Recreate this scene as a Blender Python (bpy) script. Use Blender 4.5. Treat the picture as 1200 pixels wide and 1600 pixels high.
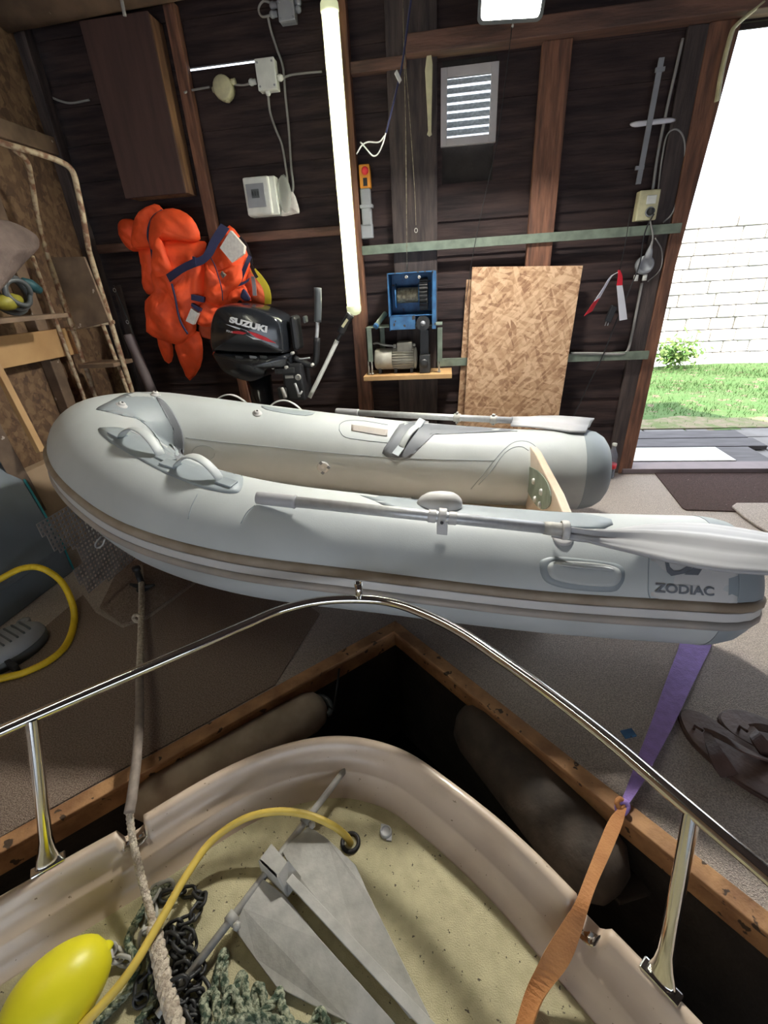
import bpy, bmesh, math, random
from mathutils import Vector, Matrix
from mathutils.bvhtree import BVHTree
for o in list(bpy.data.objects): bpy.data.objects.remove(o, do_unlink=True)
SC = bpy.context.scene
COL = SC.collection
R = math.radians
rnd = random.Random(7)

# ------------------------------------------------------------------ camera
FPX = 700.0
p_, r_, y_ = R(27.0), R(-3.5), R(8.7)
FWD = Vector((-math.sin(y_)*math.cos(p_), math.cos(y_)*math.cos(p_), -math.sin(p_)))
RT0 = Vector((math.cos(y_), math.sin(y_), 0)); UP0 = RT0.cross(FWD)
RT = RT0*math.cos(r_) + UP0*math.sin(r_); UP = -RT0*math.sin(r_) + UP0*math.cos(r_)
CAM = Vector((0, 0, 1.2))
cd = bpy.data.cameras.new('camera'); cam = bpy.data.objects.new('camera', cd); COL.objects.link(cam)
cd.sensor_fit = 'HORIZONTAL'; cd.sensor_width = 36; cd.lens = FPX/1200*36; cd.clip_start = .02; cd.clip_end = 200
M3 = Matrix((RT, UP, -FWD)).transposed()
cam.matrix_world = Matrix.Translation(CAM) @ M3.to_4x4()
SC.camera = cam

# ------------------------------------------------------------------ daylight, lamps' ceiling, exposure
wd = bpy.data.worlds.new('sky'); SC.world = wd; wd.use_nodes = True
bg = wd.node_tree.nodes['Background']; bg.inputs[0].default_value = (.80, .88, 1.0, 1); bg.inputs[1].default_value = 2.3
sd = bpy.data.lights.new('sun', 'SUN'); sd.energy = 6.0; sd.angle = R(1.0); sd.color = (1, .95, .86)
sun = bpy.data.objects.new('sun', sd); COL.objects.link(sun)
sun.rotation_euler = Vector((.30, -.48, .82)).to_track_quat('Z', 'Y').to_euler()
sun.location = (6, 5, 8)
SC.view_settings.view_transform = 'Standard'; SC.view_settings.look = 'None'
SC.view_settings.gamma = 1; SC.view_settings.use_curve_mapping = False
SC.view_settings.exposure = 0.86

# ------------------------------------------------------------------ helpers
WY = 2.94       # plane of the back wall's boards
def ray(x, y):
    return FWD + RT*((x-600)/FPX) - UP*((y-800)/FPX)
def at(x, y, ax, v):
    d = ray(x, y); return CAM + d*((v-CAM[ax])/d[ax])
def W(x, y, d=0.0): return at(x, y, 1, WY-d)
def G(x, y, z=0.0): return at(x, y, 2, z)
def Wn(pts, d=0.0): return [W(x, y, d) for x, y in pts]
def Gn(pts, z=0.0): return [G(x, y, z) for x, y in pts]

WL = {}
def prop(o, label=None, cat=None, group=None, kind=None):
    if label: o['label'] = label
    if cat: o['category'] = cat
    if group: o['group'] = group
    if kind: o['kind'] = kind
    return o
def thing(name, loc, label, cat, group=None):
    o = bpy.data.objects.new(name, None); COL.objects.link(o); o.location = loc
    o.empty_display_size = .05
    WL[o.name] = Vector(loc)
    return prop(o, label, cat, group)

class MB:
    def __init__(s): s.v = []; s.f = []; s.sm = []
    def add(s, vs, fs, smooth=False):
        n = len(s.v); s.v += [Vector(v) for v in vs]
        for f in fs: s.f.append([i+n for i in f]); s.sm.append(smooth)
        return s
    def box(s, a, b):
        x0, y0, z0 = [min(a[i], b[i]) for i in range(3)]; x1, y1, z1 = [max(a[i], b[i]) for i in range(3)]
        return s.add([(x0,y0,z0),(x1,y0,z0),(x1,y1,z0),(x0,y1,z0),(x0,y0,z1),(x1,y0,z1),(x1,y1,z1),(x0,y1,z1)],
              [(0,3,2,1),(4,5,6,7),(0,1,5,4),(1,2,6,5),(2,3,7,6),(3,0,4,7)])
    def obox(s, c, ax, ay, az):   # centre and three half-axes
        c, ax, ay, az = map(Vector, (c, ax, ay, az))
        vs = [c+ax*i+ay*j+az*k for k in (-1, 1) for j in (-1, 1) for i in (-1, 1)]
        return s.add(vs, [(0,2,3,1),(4,5,7,6),(0,1,5,4),(1,3,7,5),(3,2,6,7),(2,0,4,6)])
    def prism(s, pts, vec):
        pts = [Vector(p) for p in pts]; vec = Vector(vec); n = len(pts)
        fs = [list(range(n))[::-1], list(range(n, 2*n))] + [[i, (i+1) % n, (i+1) % n+n, i+n] for i in range(n)]
        return s.add(pts+[p+vec for p in pts], fs)
    def tube(s, path, r, seg=12, cap=True, closed=False, smooth=True, flat=None):
        P = [Vector(p) for p in path]; n = len(P)
        rs = r if isinstance(r, (list, tuple)) else [r]*n
        T = []
        for i in range(n):
            a = P[(i-1) % n] if closed or i > 0 else P[i]; b = P[(i+1) % n] if closed or i < n-1 else P[i]
            t = (b-a); T.append(t.normalized() if t.length > 1e-9 else Vector((0,0,1)))
        u = T[0].orthogonal().normalized()
        if flat is not None:
            u = Vector(flat[2]) if len(flat) > 2 else Vector((0,0,1)).cross(T[0])
            if u.length < 1e-4: u = T[0].orthogonal()
            u.normalize()
        vs = []
        for i in range(n):
            u = (u - T[i]*u.dot(T[i])); u = u.normalized() if u.length > 1e-6 else T[i].orthogonal().normalized()
            w = T[i].cross(u)
            for k in range(seg):
                a = 2*math.pi*k/seg; ca, sa = math.cos(a), math.sin(a)
                if flat is not None:
                    if seg == 4: ca, sa = [(1,1),(-1,1),(-1,-1),(1,-1)][k]
                    vs.append(P[i]+u*ca*flat[0]+w*sa*flat[1])
                else: vs.append(P[i]+(u*ca+w*sa)*rs[i])
        fs = []
        m = n if closed else n-1
        for i in range(m):
            for k in range(seg):
                a = i*seg+k; b = i*seg+(k+1) % seg; j = ((i+1) % n)*seg
                fs.append((a, b, j+(k+1) % seg, j+k))
        s.add(vs, fs, smooth and not (flat is not None and seg == 4))
        if cap and not closed:
            base = len(s.v)-len(vs)
            s.f.append([base+k for k in range(seg)][::-1]); s.sm.append(False)
            s.f.append([base+(n-1)*seg+k for k in range(seg)]); s.sm.append(False)
        return s
    def cyl(s, a, b, r, seg=20, r2=None): return s.tube([a, b], [r, r if r2 is None else r2], seg)
    def lathe(s, base, axis, prof, seg=24):   # prof: (radius, height)
        base = Vector(base); axis = Vector(axis).normalized(); u = axis.orthogonal().normalized(); w = axis.cross(u)
        vs = []; fs = []
        for r, h in prof:
            for k in range(seg):
                a = 2*math.pi*k/seg; vs.append(base+axis*h+(u*math.cos(a)+w*math.sin(a))*max(r, 1e-5))
        for i in range(len(prof)-1):
            for k in range(seg):
                fs.append((i*seg+k, i*seg+(k+1) % seg, (i+1)*seg+(k+1) % seg, (i+1)*seg+k))
        fs.append(list(range(seg))[::-1]); fs.append([(len(prof)-1)*seg+k for k in range(seg)])
        return s.add(vs, fs, True)
    def pillow(s, outline, vec, t, back=.35, rings=7, pw=2.2, wr=0.0, seed=0, sub=3, flatc=0.0):
        # cushion swelling by t along vec in front of the outline and by back*t behind it
        O = [Vector(p) for p in smooth_closed(outline, sub)]; n = len(O)
        c = sum(O, Vector())/n; vec = Vector(vec).normalized(); rr = random.Random(seed)
        ph = [rr.uniform(0, 6.28) for _ in range(6)]
        def h(q, p):
            base = max(0.0, 1-q**pw)**.5
            w = 0
            if wr:
                w = wr*(math.sin(38*p.x+ph[0]+9*p.z)+.8*math.sin(55*p.z+ph[1]-20*p.x)+.6*math.sin(90*(p.x+p.z)+ph[2]))*min(1, (1-q)*3+.15)
            return base*t + w
        for sgn in (1, -back):
            vs = []; fs = []
            for k in range(rings+1):
                q = 1-k/rings
                q = q**.6 if k else 1
                if k == rings: q = 0
                for p in O:
                    pp = c+(p-c)*q
                    hh = h(q, pp) if sgn > 0 else (max(0, 1-q**pw)**.5*t)*sgn
                    vs.append(pp+vec*hh)
            for k in range(rings):
                for i in range(n):
                    j = (i+1) % n
                    f = (k*n+i, k*n+j, (k+1)*n+j, (k+1)*n+i)
                    fs.append(f if sgn > 0 else f[::-1])
            s.add(vs, fs, True)
        return s
    def build(s, name, mat, parent=None, bevel=0, sub=0, label=None, cat=None, group=None, kind=None, merge=True, solid=0, segs=2):
        if not s.v: return None
        me = bpy.data.meshes.new(name)
        mn = Vector([min(v[i] for v in s.v) for i in range(3)]); mx = Vector([max(v[i] for v in s.v) for i in range(3)])
        org = (mn+mx)/2
        if parent is None: org.z = mn.z
        me.from_pydata([tuple(v-org) for v in s.v], [], s.f)
        me.polygons.foreach_set('use_smooth', s.sm)
        bm = bmesh.new(); bm.from_mesh(me)
        if merge: bmesh.ops.remove_doubles(bm, verts=bm.verts, dist=1e-5)
        bmesh.ops.recalc_face_normals(bm, faces=bm.faces)
        bm.to_mesh(me); bm.free()
        me.materials.append(mat)
        o = bpy.data.objects.new(name, me); COL.objects.link(o)
        if parent: o.parent = parent; o.location = org-WL[parent.name]
        else: o.location = org
        WL[o.name] = org
        if solid:
            m = o.modifiers.new('solid', 'SOLIDIFY'); m.thickness = solid; m.offset = 0
        if bevel:
            m = o.modifiers.new('bevel', 'BEVEL'); m.width = bevel; m.segments = segs; m.limit_method = 'ANGLE'; m.angle_limit = R(40)
            m.harden_normals = False
        if sub:
            m = o.modifiers.new('sub', 'SUBSURF'); m.levels = sub; m.render_levels = sub
        return prop(o, label, cat, group, kind)

def smooth_open(pts, n=6):
    P = [Vector(p) for p in pts]; out = []
    for i in range(len(P)-1):
        p0 = P[i-1] if i else P[0]*2-P[1]; p1, p2 = P[i], P[i+1]; p3 = P[i+2] if i+2 < len(P) else P[-1]*2-P[-2]
        for k in range(n):
            t = k/n
            out.append(.5*((2*p1)+(p2-p0)*t+(2*p0-5*p1+4*p2-p3)*t*t+(3*p1-p0-3*p2+p3)*t**3))
    out.append(P[-1]); return out
def smooth_closed(pts, n=3):
    P = [Vector(p) for p in pts]; m = len(P); out = []
    if n <= 1: return P
    for i in range(m):
        p0, p1, p2, p3 = P[i-1], P[i], P[(i+1) % m], P[(i+2) % m]
        for k in range(n):
            t = k/n
            out.append(.5*((2*p1)+(p2-p0)*t+(2*p0-5*p1+4*p2-p3)*t*t+(3*p1-p0-3*p2+p3)*t**3))
    return out
def bez(a, b, c, n=10):
    a, b, c = map(Vector, (a, b, c)); return [a*(1-t)**2+b*2*t*(1-t)+c*t*t for t in [i/n for i in range(n+1)]]

# ------------------------------------------------------------------ materials
def newmat(name):
    m = bpy.data.materials.new(name); m.use_nodes = True
    return m, m.node_tree, m.node_tree.nodes['Principled BSDF']
def mat(name, col, rough=.6, metal=0, var=.12, scale=8, bump=0, bscale=60, stretch=(1,1,1), trans=0, emit=None, estr=0, col2=None, detail=6, coat=0, spec=.5, lo=.35, hi=.65, spots=None, sscale=40, samt=.12):
    m, nt, b = newmat(name); N = nt.nodes; L = nt.links
    b.inputs['Roughness'].default_value = rough; b.inputs['Metallic'].default_value = metal
    b.inputs['Specular IOR Level'].default_value = spec
    if coat: b.inputs['Coat Weight'].default_value = coat
    if trans: b.inputs['Transmission Weight'].default_value = trans
    c1 = Vector(col); c2 = Vector(col2) if col2 else c1*(1-var)
    tc = N.new('ShaderNodeTexCoord'); mp = N.new('ShaderNodeMapping'); mp.inputs['Scale'].default_value = stretch
    L.new(tc.outputs['Object'], mp.inputs[0])
    nz = N.new('ShaderNodeTexNoise'); nz.inputs['Scale'].default_value = scale; nz.inputs['Detail'].default_value = detail
    L.new(mp.outputs[0], nz.inputs[0])
    rp = N.new('ShaderNodeValToRGB'); rp.color_ramp.elements[0].position = lo; rp.color_ramp.elements[1].position = hi
    rp.color_ramp.elements[0].color = (*c2, 1); rp.color_ramp.elements[1].color = (*(c1 if col2 else c1*(1+var*.4)), 1)
    L.new(nz.outputs[0], rp.inputs[0])
    out = rp.outputs[0]
    if spots:
        n2 = N.new('ShaderNodeTexNoise'); n2.inputs['Scale'].default_value = sscale; n2.inputs['Detail'].default_value = 3
        L.new(tc.outputs['Object'], n2.inputs[0])
        r2 = N.new('ShaderNodeValToRGB'); r2.color_ramp.elements[0].position = .5+samt; r2.color_ramp.elements[1].position = .53+samt
        r2.color_ramp.elements[0].color = (0,0,0,1); r2.color_ramp.elements[1].color = (1,1,1,1)
        L.new(n2.outputs[0], r2.inputs[0])
        mx = N.new('ShaderNodeMixRGB'); mx.inputs[2].default_value = (*spots, 1)
        L.new(r2.outputs[0], mx.inputs[0]); L.new(out, mx.inputs[1]); out = mx.outputs[0]
    L.new(out, b.inputs['Base Color'])
    if emit:
        b.inputs['Emission Color'].default_value = (*emit, 1); b.inputs['Emission Strength'].default_value = estr
    if bump:
        nb = N.new('ShaderNodeTexNoise'); nb.inputs['Scale'].default_value = bscale; nb.inputs['Detail'].default_value = 4
        L.new(mp.outputs[0], nb.inputs[0])
        bp = N.new('ShaderNodeBump'); bp.inputs['Strength'].default_value = bump; bp.inputs['Distance'].default_value = .01
        L.new(nb.outputs[0], bp.inputs['Height']); L.new(bp.outputs[0], b.inputs['Normal'])
    return m
def osbmat(name, c1, c2, c3, scale=28):
    m, nt, b = newmat(name); N = nt.nodes; L = nt.links; b.inputs['Roughness'].default_value = .75
    tc = N.new('ShaderNodeTexCoord')
    outs = []
    for k, rot in enumerate(((0, .35, 0), (0, 1.35, 0), (0, -.8, 0))):
        m0 = N.new('ShaderNodeMapping'); m0.inputs['Rotation'].default_value = rot; L.new(tc.outputs['Object'], m0.inputs[0])
        mp = N.new('ShaderNodeMapping'); mp.inputs['Scale'].default_value = (1, 1, .2)
        mp.inputs['Location'].default_value = (k*3.1, k, k*1.7)
        L.new(m0.outputs[0], mp.inputs[0])
        v = N.new('ShaderNodeTexVoronoi'); v.inputs['Scale'].default_value = scale*(1+.3*k); L.new(mp.outputs[0], v.inputs[0])
        outs.append(v)
    nz = N.new('ShaderNodeTexNoise'); nz.inputs['Scale'].default_value = 22; L.new(tc.outputs['Object'], nz.inputs[0])
    mx = N.new('ShaderNodeMixRGB'); L.new(outs[0].outputs['Color'], mx.inputs[1]); L.new(outs[1].outputs['Color'], mx.inputs[2])
    st = N.new('ShaderNodeValToRGB'); st.color_ramp.elements[0].position = .45; st.color_ramp.elements[1].position = .55; L.new(nz.outputs[0], st.inputs[0])
    L.new(st.outputs[0], mx.inputs[0])
    m2 = N.new('ShaderNodeMixRGB'); m2.inputs[0].default_value = .4; L.new(mx.outputs[0], m2.inputs[1]); L.new(outs[2].outputs['Color'], m2.inputs[2])
    bw = N.new('ShaderNodeRGBToBW'); L.new(m2.outputs[0], bw.inputs[0])
    rp = N.new('ShaderNodeValToRGB'); e = rp.color_ramp.elements; e[0].position = .22; e[0].color = (*c3, 1); e[1].position = .72; e[1].color = (*c2, 1)
    k = rp.color_ramp.elements.new(.45); k.color = (*c1, 1)
    L.new(bw.outputs[0], rp.inputs[0]); L.new(rp.outputs[0], b.inputs['Base Color'])
    bp = N.new('ShaderNodeBump'); bp.inputs['Strength'].default_value = .25; bp.inputs['Distance'].default_value = .004
    L.new(bw.outputs[0], bp.inputs['Height']); L.new(bp.outputs[0], b.inputs['Normal'])
    return m

M = {}
M['board'] = mat('stained_board', (.062,.038,.034), .7, var=.5, scale=3, bump=.35, bscale=9, stretch=(1,1,9), col2=(.020,.013,.014), spec=.3)
M['post_dark'] = mat('dark_post', (.085,.062,.055), .75, scale=5, stretch=(8,8,1), col2=(.035,.026,.026), bump=.3, bscale=20)
M['post_red'] = mat('red_brown_post', (.26,.115,.065), .7, scale=5, stretch=(9,9,1), col2=(.10,.045,.03), bump=.3, bscale=20)
M['beam'] = mat('beam_wood', (.19,.095,.065), .7, scale=4, stretch=(1,9,9), col2=(.08,.045,.035), bump=.3, bscale=20)
M['rail_green'] = mat('green_rail', (.18,.22,.17), .6, var=.25, scale=20)
M['timber'] = mat('new_timber', (.58,.36,.16), .65, scale=4, stretch=(1,1,1), col2=(.42,.24,.10), bump=.15, bscale=30)
M['trimwood'] = mat('floor_edge_timber', (.48,.26,.115), .7, scale=14, col2=(.26,.125,.055), bump=.4, bscale=50, spots=(.06,.035,.02), sscale=30, samt=.14)
M['carpet'] = mat('carpet', (.80,.70,.62), .95, scale=260, col2=(.44,.37,.32), bump=1.0, bscale=420, spec=.1, detail=3)
M['carpet2'] = mat('carpet_offcut', (.50,.385,.31), .95, scale=240, col2=(.23,.17,.135), bump=1, bscale=420, spec=.1, detail=3)  # darker carpet for the left pieces, with dimmer light put into its tone
M['mat'] = mat('door_mat', (.13,.085,.075), .95, scale=200, col2=(.07,.048,.044), bump=1, bscale=300, spec=.1, spots=(.3,.24,.2), sscale=60, samt=.22)
M['ply'] = osbmat('brown_wall_sheet', (.145,.082,.043), (.22,.135,.07), (.085,.047,.028), 22)
M['osb'] = osbmat('osb_board', (.50,.30,.17), (.68,.46,.29), (.30,.155,.085), 46)
M['cab'] = mat('brown_cabinet', (.105,.055,.045), .55, scale=3, stretch=(8,8,1), col2=(.07,.038,.033))
M['cab_side'] = mat('cabinet_side_wood', (.36,.20,.10), .65, scale=4, stretch=(8,8,1), col2=(.16,.08,.045))
M['white_pl'] = mat('white_plastic', (.72,.73,.68), .45, var=.12, scale=14)
M['cream_pl'] = mat('cream_plastic', (.62,.58,.36), .5, var=.2, scale=20)
M['grey_pl'] = mat('grey_plastic', (.30,.31,.33), .5, var=.15)
M['dgrey_pl'] = mat('dark_grey_plastic', (.09,.10,.105), .45, var=.2)
M['cable'] = mat('grey_cable', (.33,.32,.30), .5, var=.2)
M['black'] = mat('black_rubber', (.015,.015,.017), .5, var=.3)
M['blackgloss'] = mat('black_paint', (.016,.018,.022), .22, var=.2, coat=.3)
M['pvc'] = mat('light_grey_pvc', (.46,.485,.485), .48, var=.07, scale=5, bump=.05, bscale=300)
M['pvc_w'] = mat('white_pvc', (.54,.53,.52), .5, var=.06, scale=7)
M['pvc_g'] = mat('grey_pvc', (.27,.305,.325), .5, var=.08, scale=7)
M['pvc_d'] = mat('dark_grey_pvc', (.17,.18,.20), .55, var=.1, scale=7)
M['strake'] = mat('taupe_rubber', (.22,.165,.115), .6, scale=9, col2=(.33,.27,.21), bump=.1)
M['strake2'] = mat('grey_rubber', (.27,.25,.235), .6, scale=9, col2=(.36,.31,.27), bump=.1)
M['gel'] = mat('boat_gelcoat', (.61,.485,.37), .4, scale=7, var=.10, col2=(.50,.385,.285), lo=.3, hi=.55, spots=(.22,.15,.09), sscale=90, samt=.21, coat=.2)
M['deck'] = mat('deck_nonslip', (.55,.495,.30), .6, scale=30, col2=(.45,.40,.235), bump=.35, bscale=350, spots=(.10,.08,.05), sscale=110, samt=.175)
M['chrome'] = mat('polished_steel', (.78,.77,.74), .12, 1, var=.05)
M['alu'] = mat('brushed_aluminium', (.56,.57,.58), .42, .45, var=.1, scale=60)
M['galv'] = mat('galvanised_steel', (.46,.445,.41), .6, .15, scale=25, col2=(.36,.35,.32), bump=.1, bscale=80)
M['oarpl'] = mat('oar_plastic', (.40,.40,.415), .45, var=.06)
M['water'] = mat('dark_water', (.004,.005,.006), .08, var=.1, bump=.05, bscale=4)
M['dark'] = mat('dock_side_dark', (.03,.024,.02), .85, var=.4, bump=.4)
M['orange'] = mat('orange_nylon', (.98,.10,.02), .65, var=.22, scale=9, bump=.55, bscale=14)
M['orange2'] = mat('dull_orange_nylon', (.62,.10,.03), .7, var=.25, scale=9, bump=.15)
M['navy'] = mat('navy_webbing', (.025,.028,.085), .7, var=.25)
M['yellow'] = mat('yellow_plastic', (.80,.72,.02), .4, var=.08)
M['yfab'] = mat('yellow_fabric', (.75,.60,.04), .6, var=.15)
M['yhose'] = mat('yellow_hose', (.72,.52,.10), .45, var=.15, scale=14)
M['yhose2'] = mat('bright_yellow_hose', (.85,.58,.02), .45, var=.12, scale=14)
M['teal'] = mat('teal_plastic', (.01,.16,.17), .4, var=.2)
M['boxgrey'] = mat('blue_grey_plastic', (.145,.175,.20), .5, var=.12, scale=6)
M['rope'] = mat('mooring_rope', (.66,.58,.46), .85, scale=90, col2=(.42,.34,.26), bump=.8, bscale=120, stretch=(1,1,1))
M['rope_s'] = mat('rope_sleeve', (.26,.21,.175), .7, scale=50, var=.2, bump=.2)
M['rope_m'] = mat('speckled_rope', (.36,.38,.27), .85, scale=95, col2=(.05,.08,.05), bump=.9, bscale=120, lo=.42, hi=.58)
M['purple'] = mat('purple_webbing', (.36,.23,.60), .75, var=.15, scale=40, bump=.3, bscale=200)
M['owebb'] = mat('orange_webbing', (.55,.25,.085), .7, scale=12, col2=(.40,.16,.05), bump=.3, bscale=200)
M['leather'] = mat('dark_brown_rubber', (.10,.058,.047), .5, var=.35, scale=12, bump=.2, spec=.3)
M['leather2'] = mat('sandal_footbed', (.17,.11,.092), .5, var=.4, scale=9, bump=.2, spec=.3)
M['dyel'] = mat('dull_yellow_rubber', (.36,.32,.04), .5, var=.3, scale=25)
M['dteal'] = mat('dull_teal_rubber', (.03,.11,.13), .5, var=.4, scale=25)
M['blue'] = mat('blue_paint', (.05,.18,.38), .5, scale=20, col2=(.03,.10,.22), spots=(.05,.04,.035), sscale=30, samt=.14)
M['steelrope'] = mat('wire_rope', (.34,.30,.20), .5, .4, scale=60, col2=(.16,.13,.09))
M['iron'] = mat('dark_iron', (.05,.05,.05), .5, .5, var=.3, scale=40)
M['motor'] = mat('cream_grey_paint', (.42,.40,.33), .5, scale=14, col2=(.28,.26,.21))
M['rust'] = mat('rusty_cream_paint', (.50,.40,.26), .6, scale=30, col2=(.22,.11,.06), bump=.2, lo=.40, hi=.55)
M['rubberfend'] = mat('weathered_dark_rubber', (.095,.075,.06), .8, scale=14, col2=(.045,.036,.03), bump=.5, bscale=20, stretch=(1,1,1))
M['fender'] = mat('dirty_cream_fender', (.46,.37,.28), .6, scale=12, col2=(.32,.25,.18))
M['sack'] = mat('brown_sackcloth', (.20,.15,.13), .9, scale=10, var=.3, bump=.5)
M['card'] = mat('cardboard', (.38,.27,.17), .85, var=.12)
M['plywood'] = mat('stained_plywood', (.24,.16,.10), .7, scale=8, col2=(.13,.085,.055), spots=(.6,.5,.4), sscale=22, samt=.2)
M['cyl'] = mat('mauve_grey_roll', (.22,.18,.18), .6, var=.12)
M['red'] = mat('red_plastic', (.62,.02,.03), .5, var=.1)
M['wtape'] = mat('white_tape', (.72,.72,.78), .4, var=.05)
M['rtape'] = mat('red_tape', (.70,.03,.05), .4, var=.08)
M['amber'] = mat('amber_plastic', (.72,.28,.03), .5, var=.1)
M['letter'] = mat('lettering_silver', (.75,.75,.76), .4, var=.03)
M['logo_g'] = mat('lettering_grey', (.14,.15,.17), .6, var=.05)
M['label'] = mat('white_label', (.80,.76,.70), .6, scale=60, col2=(.66,.62,.57))
M['grass'] = mat('lawn', (.072,.155,.036), .9, scale=7, col2=(.095,.155,.045), bump=.8, bscale=70, spots=(.19,.155,.095), sscale=9, samt=.11)
M['dirt'] = mat('dry_grass', (.28,.22,.15), .9, scale=14, col2=(.14,.18,.06), bump=.5, bscale=60)
M['paver'] = mat('paving_stone', (.25,.235,.225), .85, scale=9, col2=(.19,.175,.165))
M['plank'] = mat('grey_plank', (.13,.12,.125), .8, scale=5, stretch=(1,9,9), col2=(.09,.082,.085))
M['stone'] = mat('garden_stone', (.86,.82,.76), .9, scale=4, col2=(.74,.68,.62), bump=.3, bscale=12)
M['leaf'] = mat('leaves', (.09,.22,.04), .7, scale=12, col2=(.18,.24,.06))
M['wsill'] = mat('threshold_paint', (.20,.155,.16), .6, var=.15)
M['sheet'] = mat('translucent_louvre', (.72,.74,.76), .5, scale=70, col2=(.42,.44,.47), bump=.3, bscale=90)
def translucent(m, amt=.5):
    nt = m.node_tree; N = nt.nodes; L = nt.links; b = N['Principled BSDF']; t = N.new('ShaderNodeBsdfTranslucent'); x = N.new('ShaderNodeMixShader'); x.inputs[0].default_value = amt
    for l in list(nt.links):
        if l.to_node == b and l.to_socket.name == 'Base Color': L.new(l.from_socket, t.inputs[0])
    L.new(b.outputs[0], x.inputs[1]); L.new(t.outputs[0], x.inputs[2]); L.new(x.outputs[0], N['Material Output'].inputs[0])
translucent(M['sheet'])
M['vframe'] = mat('vent_frame', (.50,.47,.47), .5, var=.1)
M['tubelamp'] = mat('lit_tube', (.9,.9,.7), .4, var=.0, emit=(1.0, .985, .80), estr=27)
M['diff'] = mat('lamp_cover', (.70,.72,.52), .25, var=.05, emit=(.9,.95,.55), estr=.3)
M['flood'] = mat('floodlight_glass', (1,1,1), .3, var=0, emit=(1.0,.975,.90), estr=400)
# ================================================================== SETTING
LX = -2.15
S = dict(kind='structure')
DOORX = 1.205
# back wall: lapped boards (one mesh), slit openings where daylight comes in, a hole for the vent and the doorway
mb = MB(); pitch = .165; z = 0.0; row = 0
vx0, vx1, vz0, vz1 = -.03, .232, 1.815, 2.10
segsx = [-2.2, DOORX]
while z < 2.75:
    z1 = z+pitch
    spans = [(-2.2, 3.3)] if z >= 2.13 else [(-2.2, DOORX-.02), (3.22, 3.3)]
    out = []
    for a, b in spans:
        if z < vz1 and z1 > vz0 and a < vx0 < b: out += [(a, vx0), (vx1, b)]
        else: out.append((a, b))
    for a, b in out:
        zt, zb = z1+.004, z
        cuts = [(a, b, zt)]
        if abs(z-2.145) < .09:   # the row under the light slits stays a little short of the next one
            cuts = []
            pts = sorted([a, b]+[q for q in (-1.34, -.955, -.19, .11, .125, .43, .455, .95) if a < q < b])
            for i in range(len(pts)-1):
                m_ = (pts[i]+pts[i+1])/2
                slit = (-1.34 < m_ < -.955) or (-.19 < m_ < .11) or (.125 < m_ < .43) or (.455 < m_ < .95)
                cuts.append((pts[i], pts[i+1], (2.229 if m_ < -.9 else 2.216) if slit else zt))
            zb = z
        for (p, q, t) in cuts:
            mb.prism([(p, WY+.006, zb), (p, WY+.022, zb), (p, WY+.03, t), (p, WY+.016, t)], (q-p, 0, 0))
    if abs(z-2.145) > .09: z += pitch
    else:
        # next row starts above the slit
        for a, b in [(-2.2, 3.3)]:
            mb.prism([(a, WY+.006, 2.238), (a, WY+.022, 2.238), (a, WY+.03, 2.42), (a, WY+.016, 2.42)], (b-a, 0, 0))
        z = 2.415
mb.build('wall_back', M['board'], **S)
# sheathing behind the boards (keeps the joints dark), left open at the slits
mb = MB(); y0, y1 = WY+.034, WY+.045
mb.box((-2.2, y0, 0), (vx0, y1, 2.205)); mb.box((vx0, y0, 0), (vx1, y1, vz0)); mb.box((vx0, y0, vz1), (vx1, y1, 2.205)); mb.box((vx1, y0, 0), (DOORX-.02, y1, 2.205))
mb.box((3.22, y0, 0), (3.3, y1, 2.205)); mb.box((DOORX-.02, y0, 2.13), (3.22, y1, 2.205)); mb.box((-2.2, y0, 2.25), (3.3, y1, 2.9))
mb.build('wall_back_outer', M['dark'], **S)

# left wall: sheets on studs
mb = MB(); mb.box((LX-.03, -3.2, 0), (LX-.012, WY, 2.9)); mb.build('wall_left', M['ply'], **S)
for i, yy in enumerate((2.88, 2.30, 1.55, .8)):
    mb = MB(); mb.box((LX-.012, yy-.04, 0), (LX+.05, yy+.03, 2.6)); mb.build('trim_%d' % (20+i), M['post_dark'] if i == 0 else M['plywood'], bevel=.004, **S)
mb = MB(); mb.box((LX-.012, .2, 1.92), (LX+.04, 2.84, 2.0)); mb.build('trim_26', M['plywood'], bevel=.004, **S)
mb = MB(); mb.box((3.3, -3.2, 0), (3.34, WY+.1, 2.9)); mb.build('wall_right', M['board'], **S)
mb = MB(); mb.box((-2.2, -3.2, 2.72), (3.34, WY+.3, 2.78)); mb.build('ceiling', M['board'], **S)
# wall behind the viewer: side piers and a lintel over the boat entrance, kept low to limit daylight
mb = MB(); mb.box((-2.2, -3.25, -1.2), (-2.1, -3.2, 2.8)); mb.box((3.2, -3.25, -1.2), (3.34, -3.2, 2.8)); mb.box((-2.1, -3.25, .85), (3.2, -3.2, 2.8)); mb.build('wall_front', M['board'], **S)

# studs, rails and beams on the back wall
def wbox(n, x0, x1, z0, z1, d0, d1, m, bev=.004):
    mb = MB(); mb.box((x0, WY-d1, z0), (x1, WY-d0, z1)); return mb.build(n, m, bevel=bev, **S)
wbox('trim_1', -.565, -.475, 0, 2.42, 0, .06, M['post_red'])
wbox('trim_2', -.300, -.055, 0, 2.42, -.004, .030, M['post_dark'])
wbox('trim_3', .430, .562, 0, 2.15, -.002, .05, M['post_red'])
wbox('trim_4', -1.372, -1.312, 0, 2.46, 0, .05, M['post_red'])
wbox('trim_5', -.20, 3.3, 2.150, 2.222, 0, .095, M['beam'])
wbox('trim_6', -.475, -.20, 2.120, 2.165, -.002, .05, M['beam'])
wbox('trim_7', -2.15, -.565, 1.455, 1.50, 0, .04, M['beam'])
wbox('trim_8', -.475, 1.19, 1.348, 1.392, .055, .062, M['rail_green'], .001)
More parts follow.
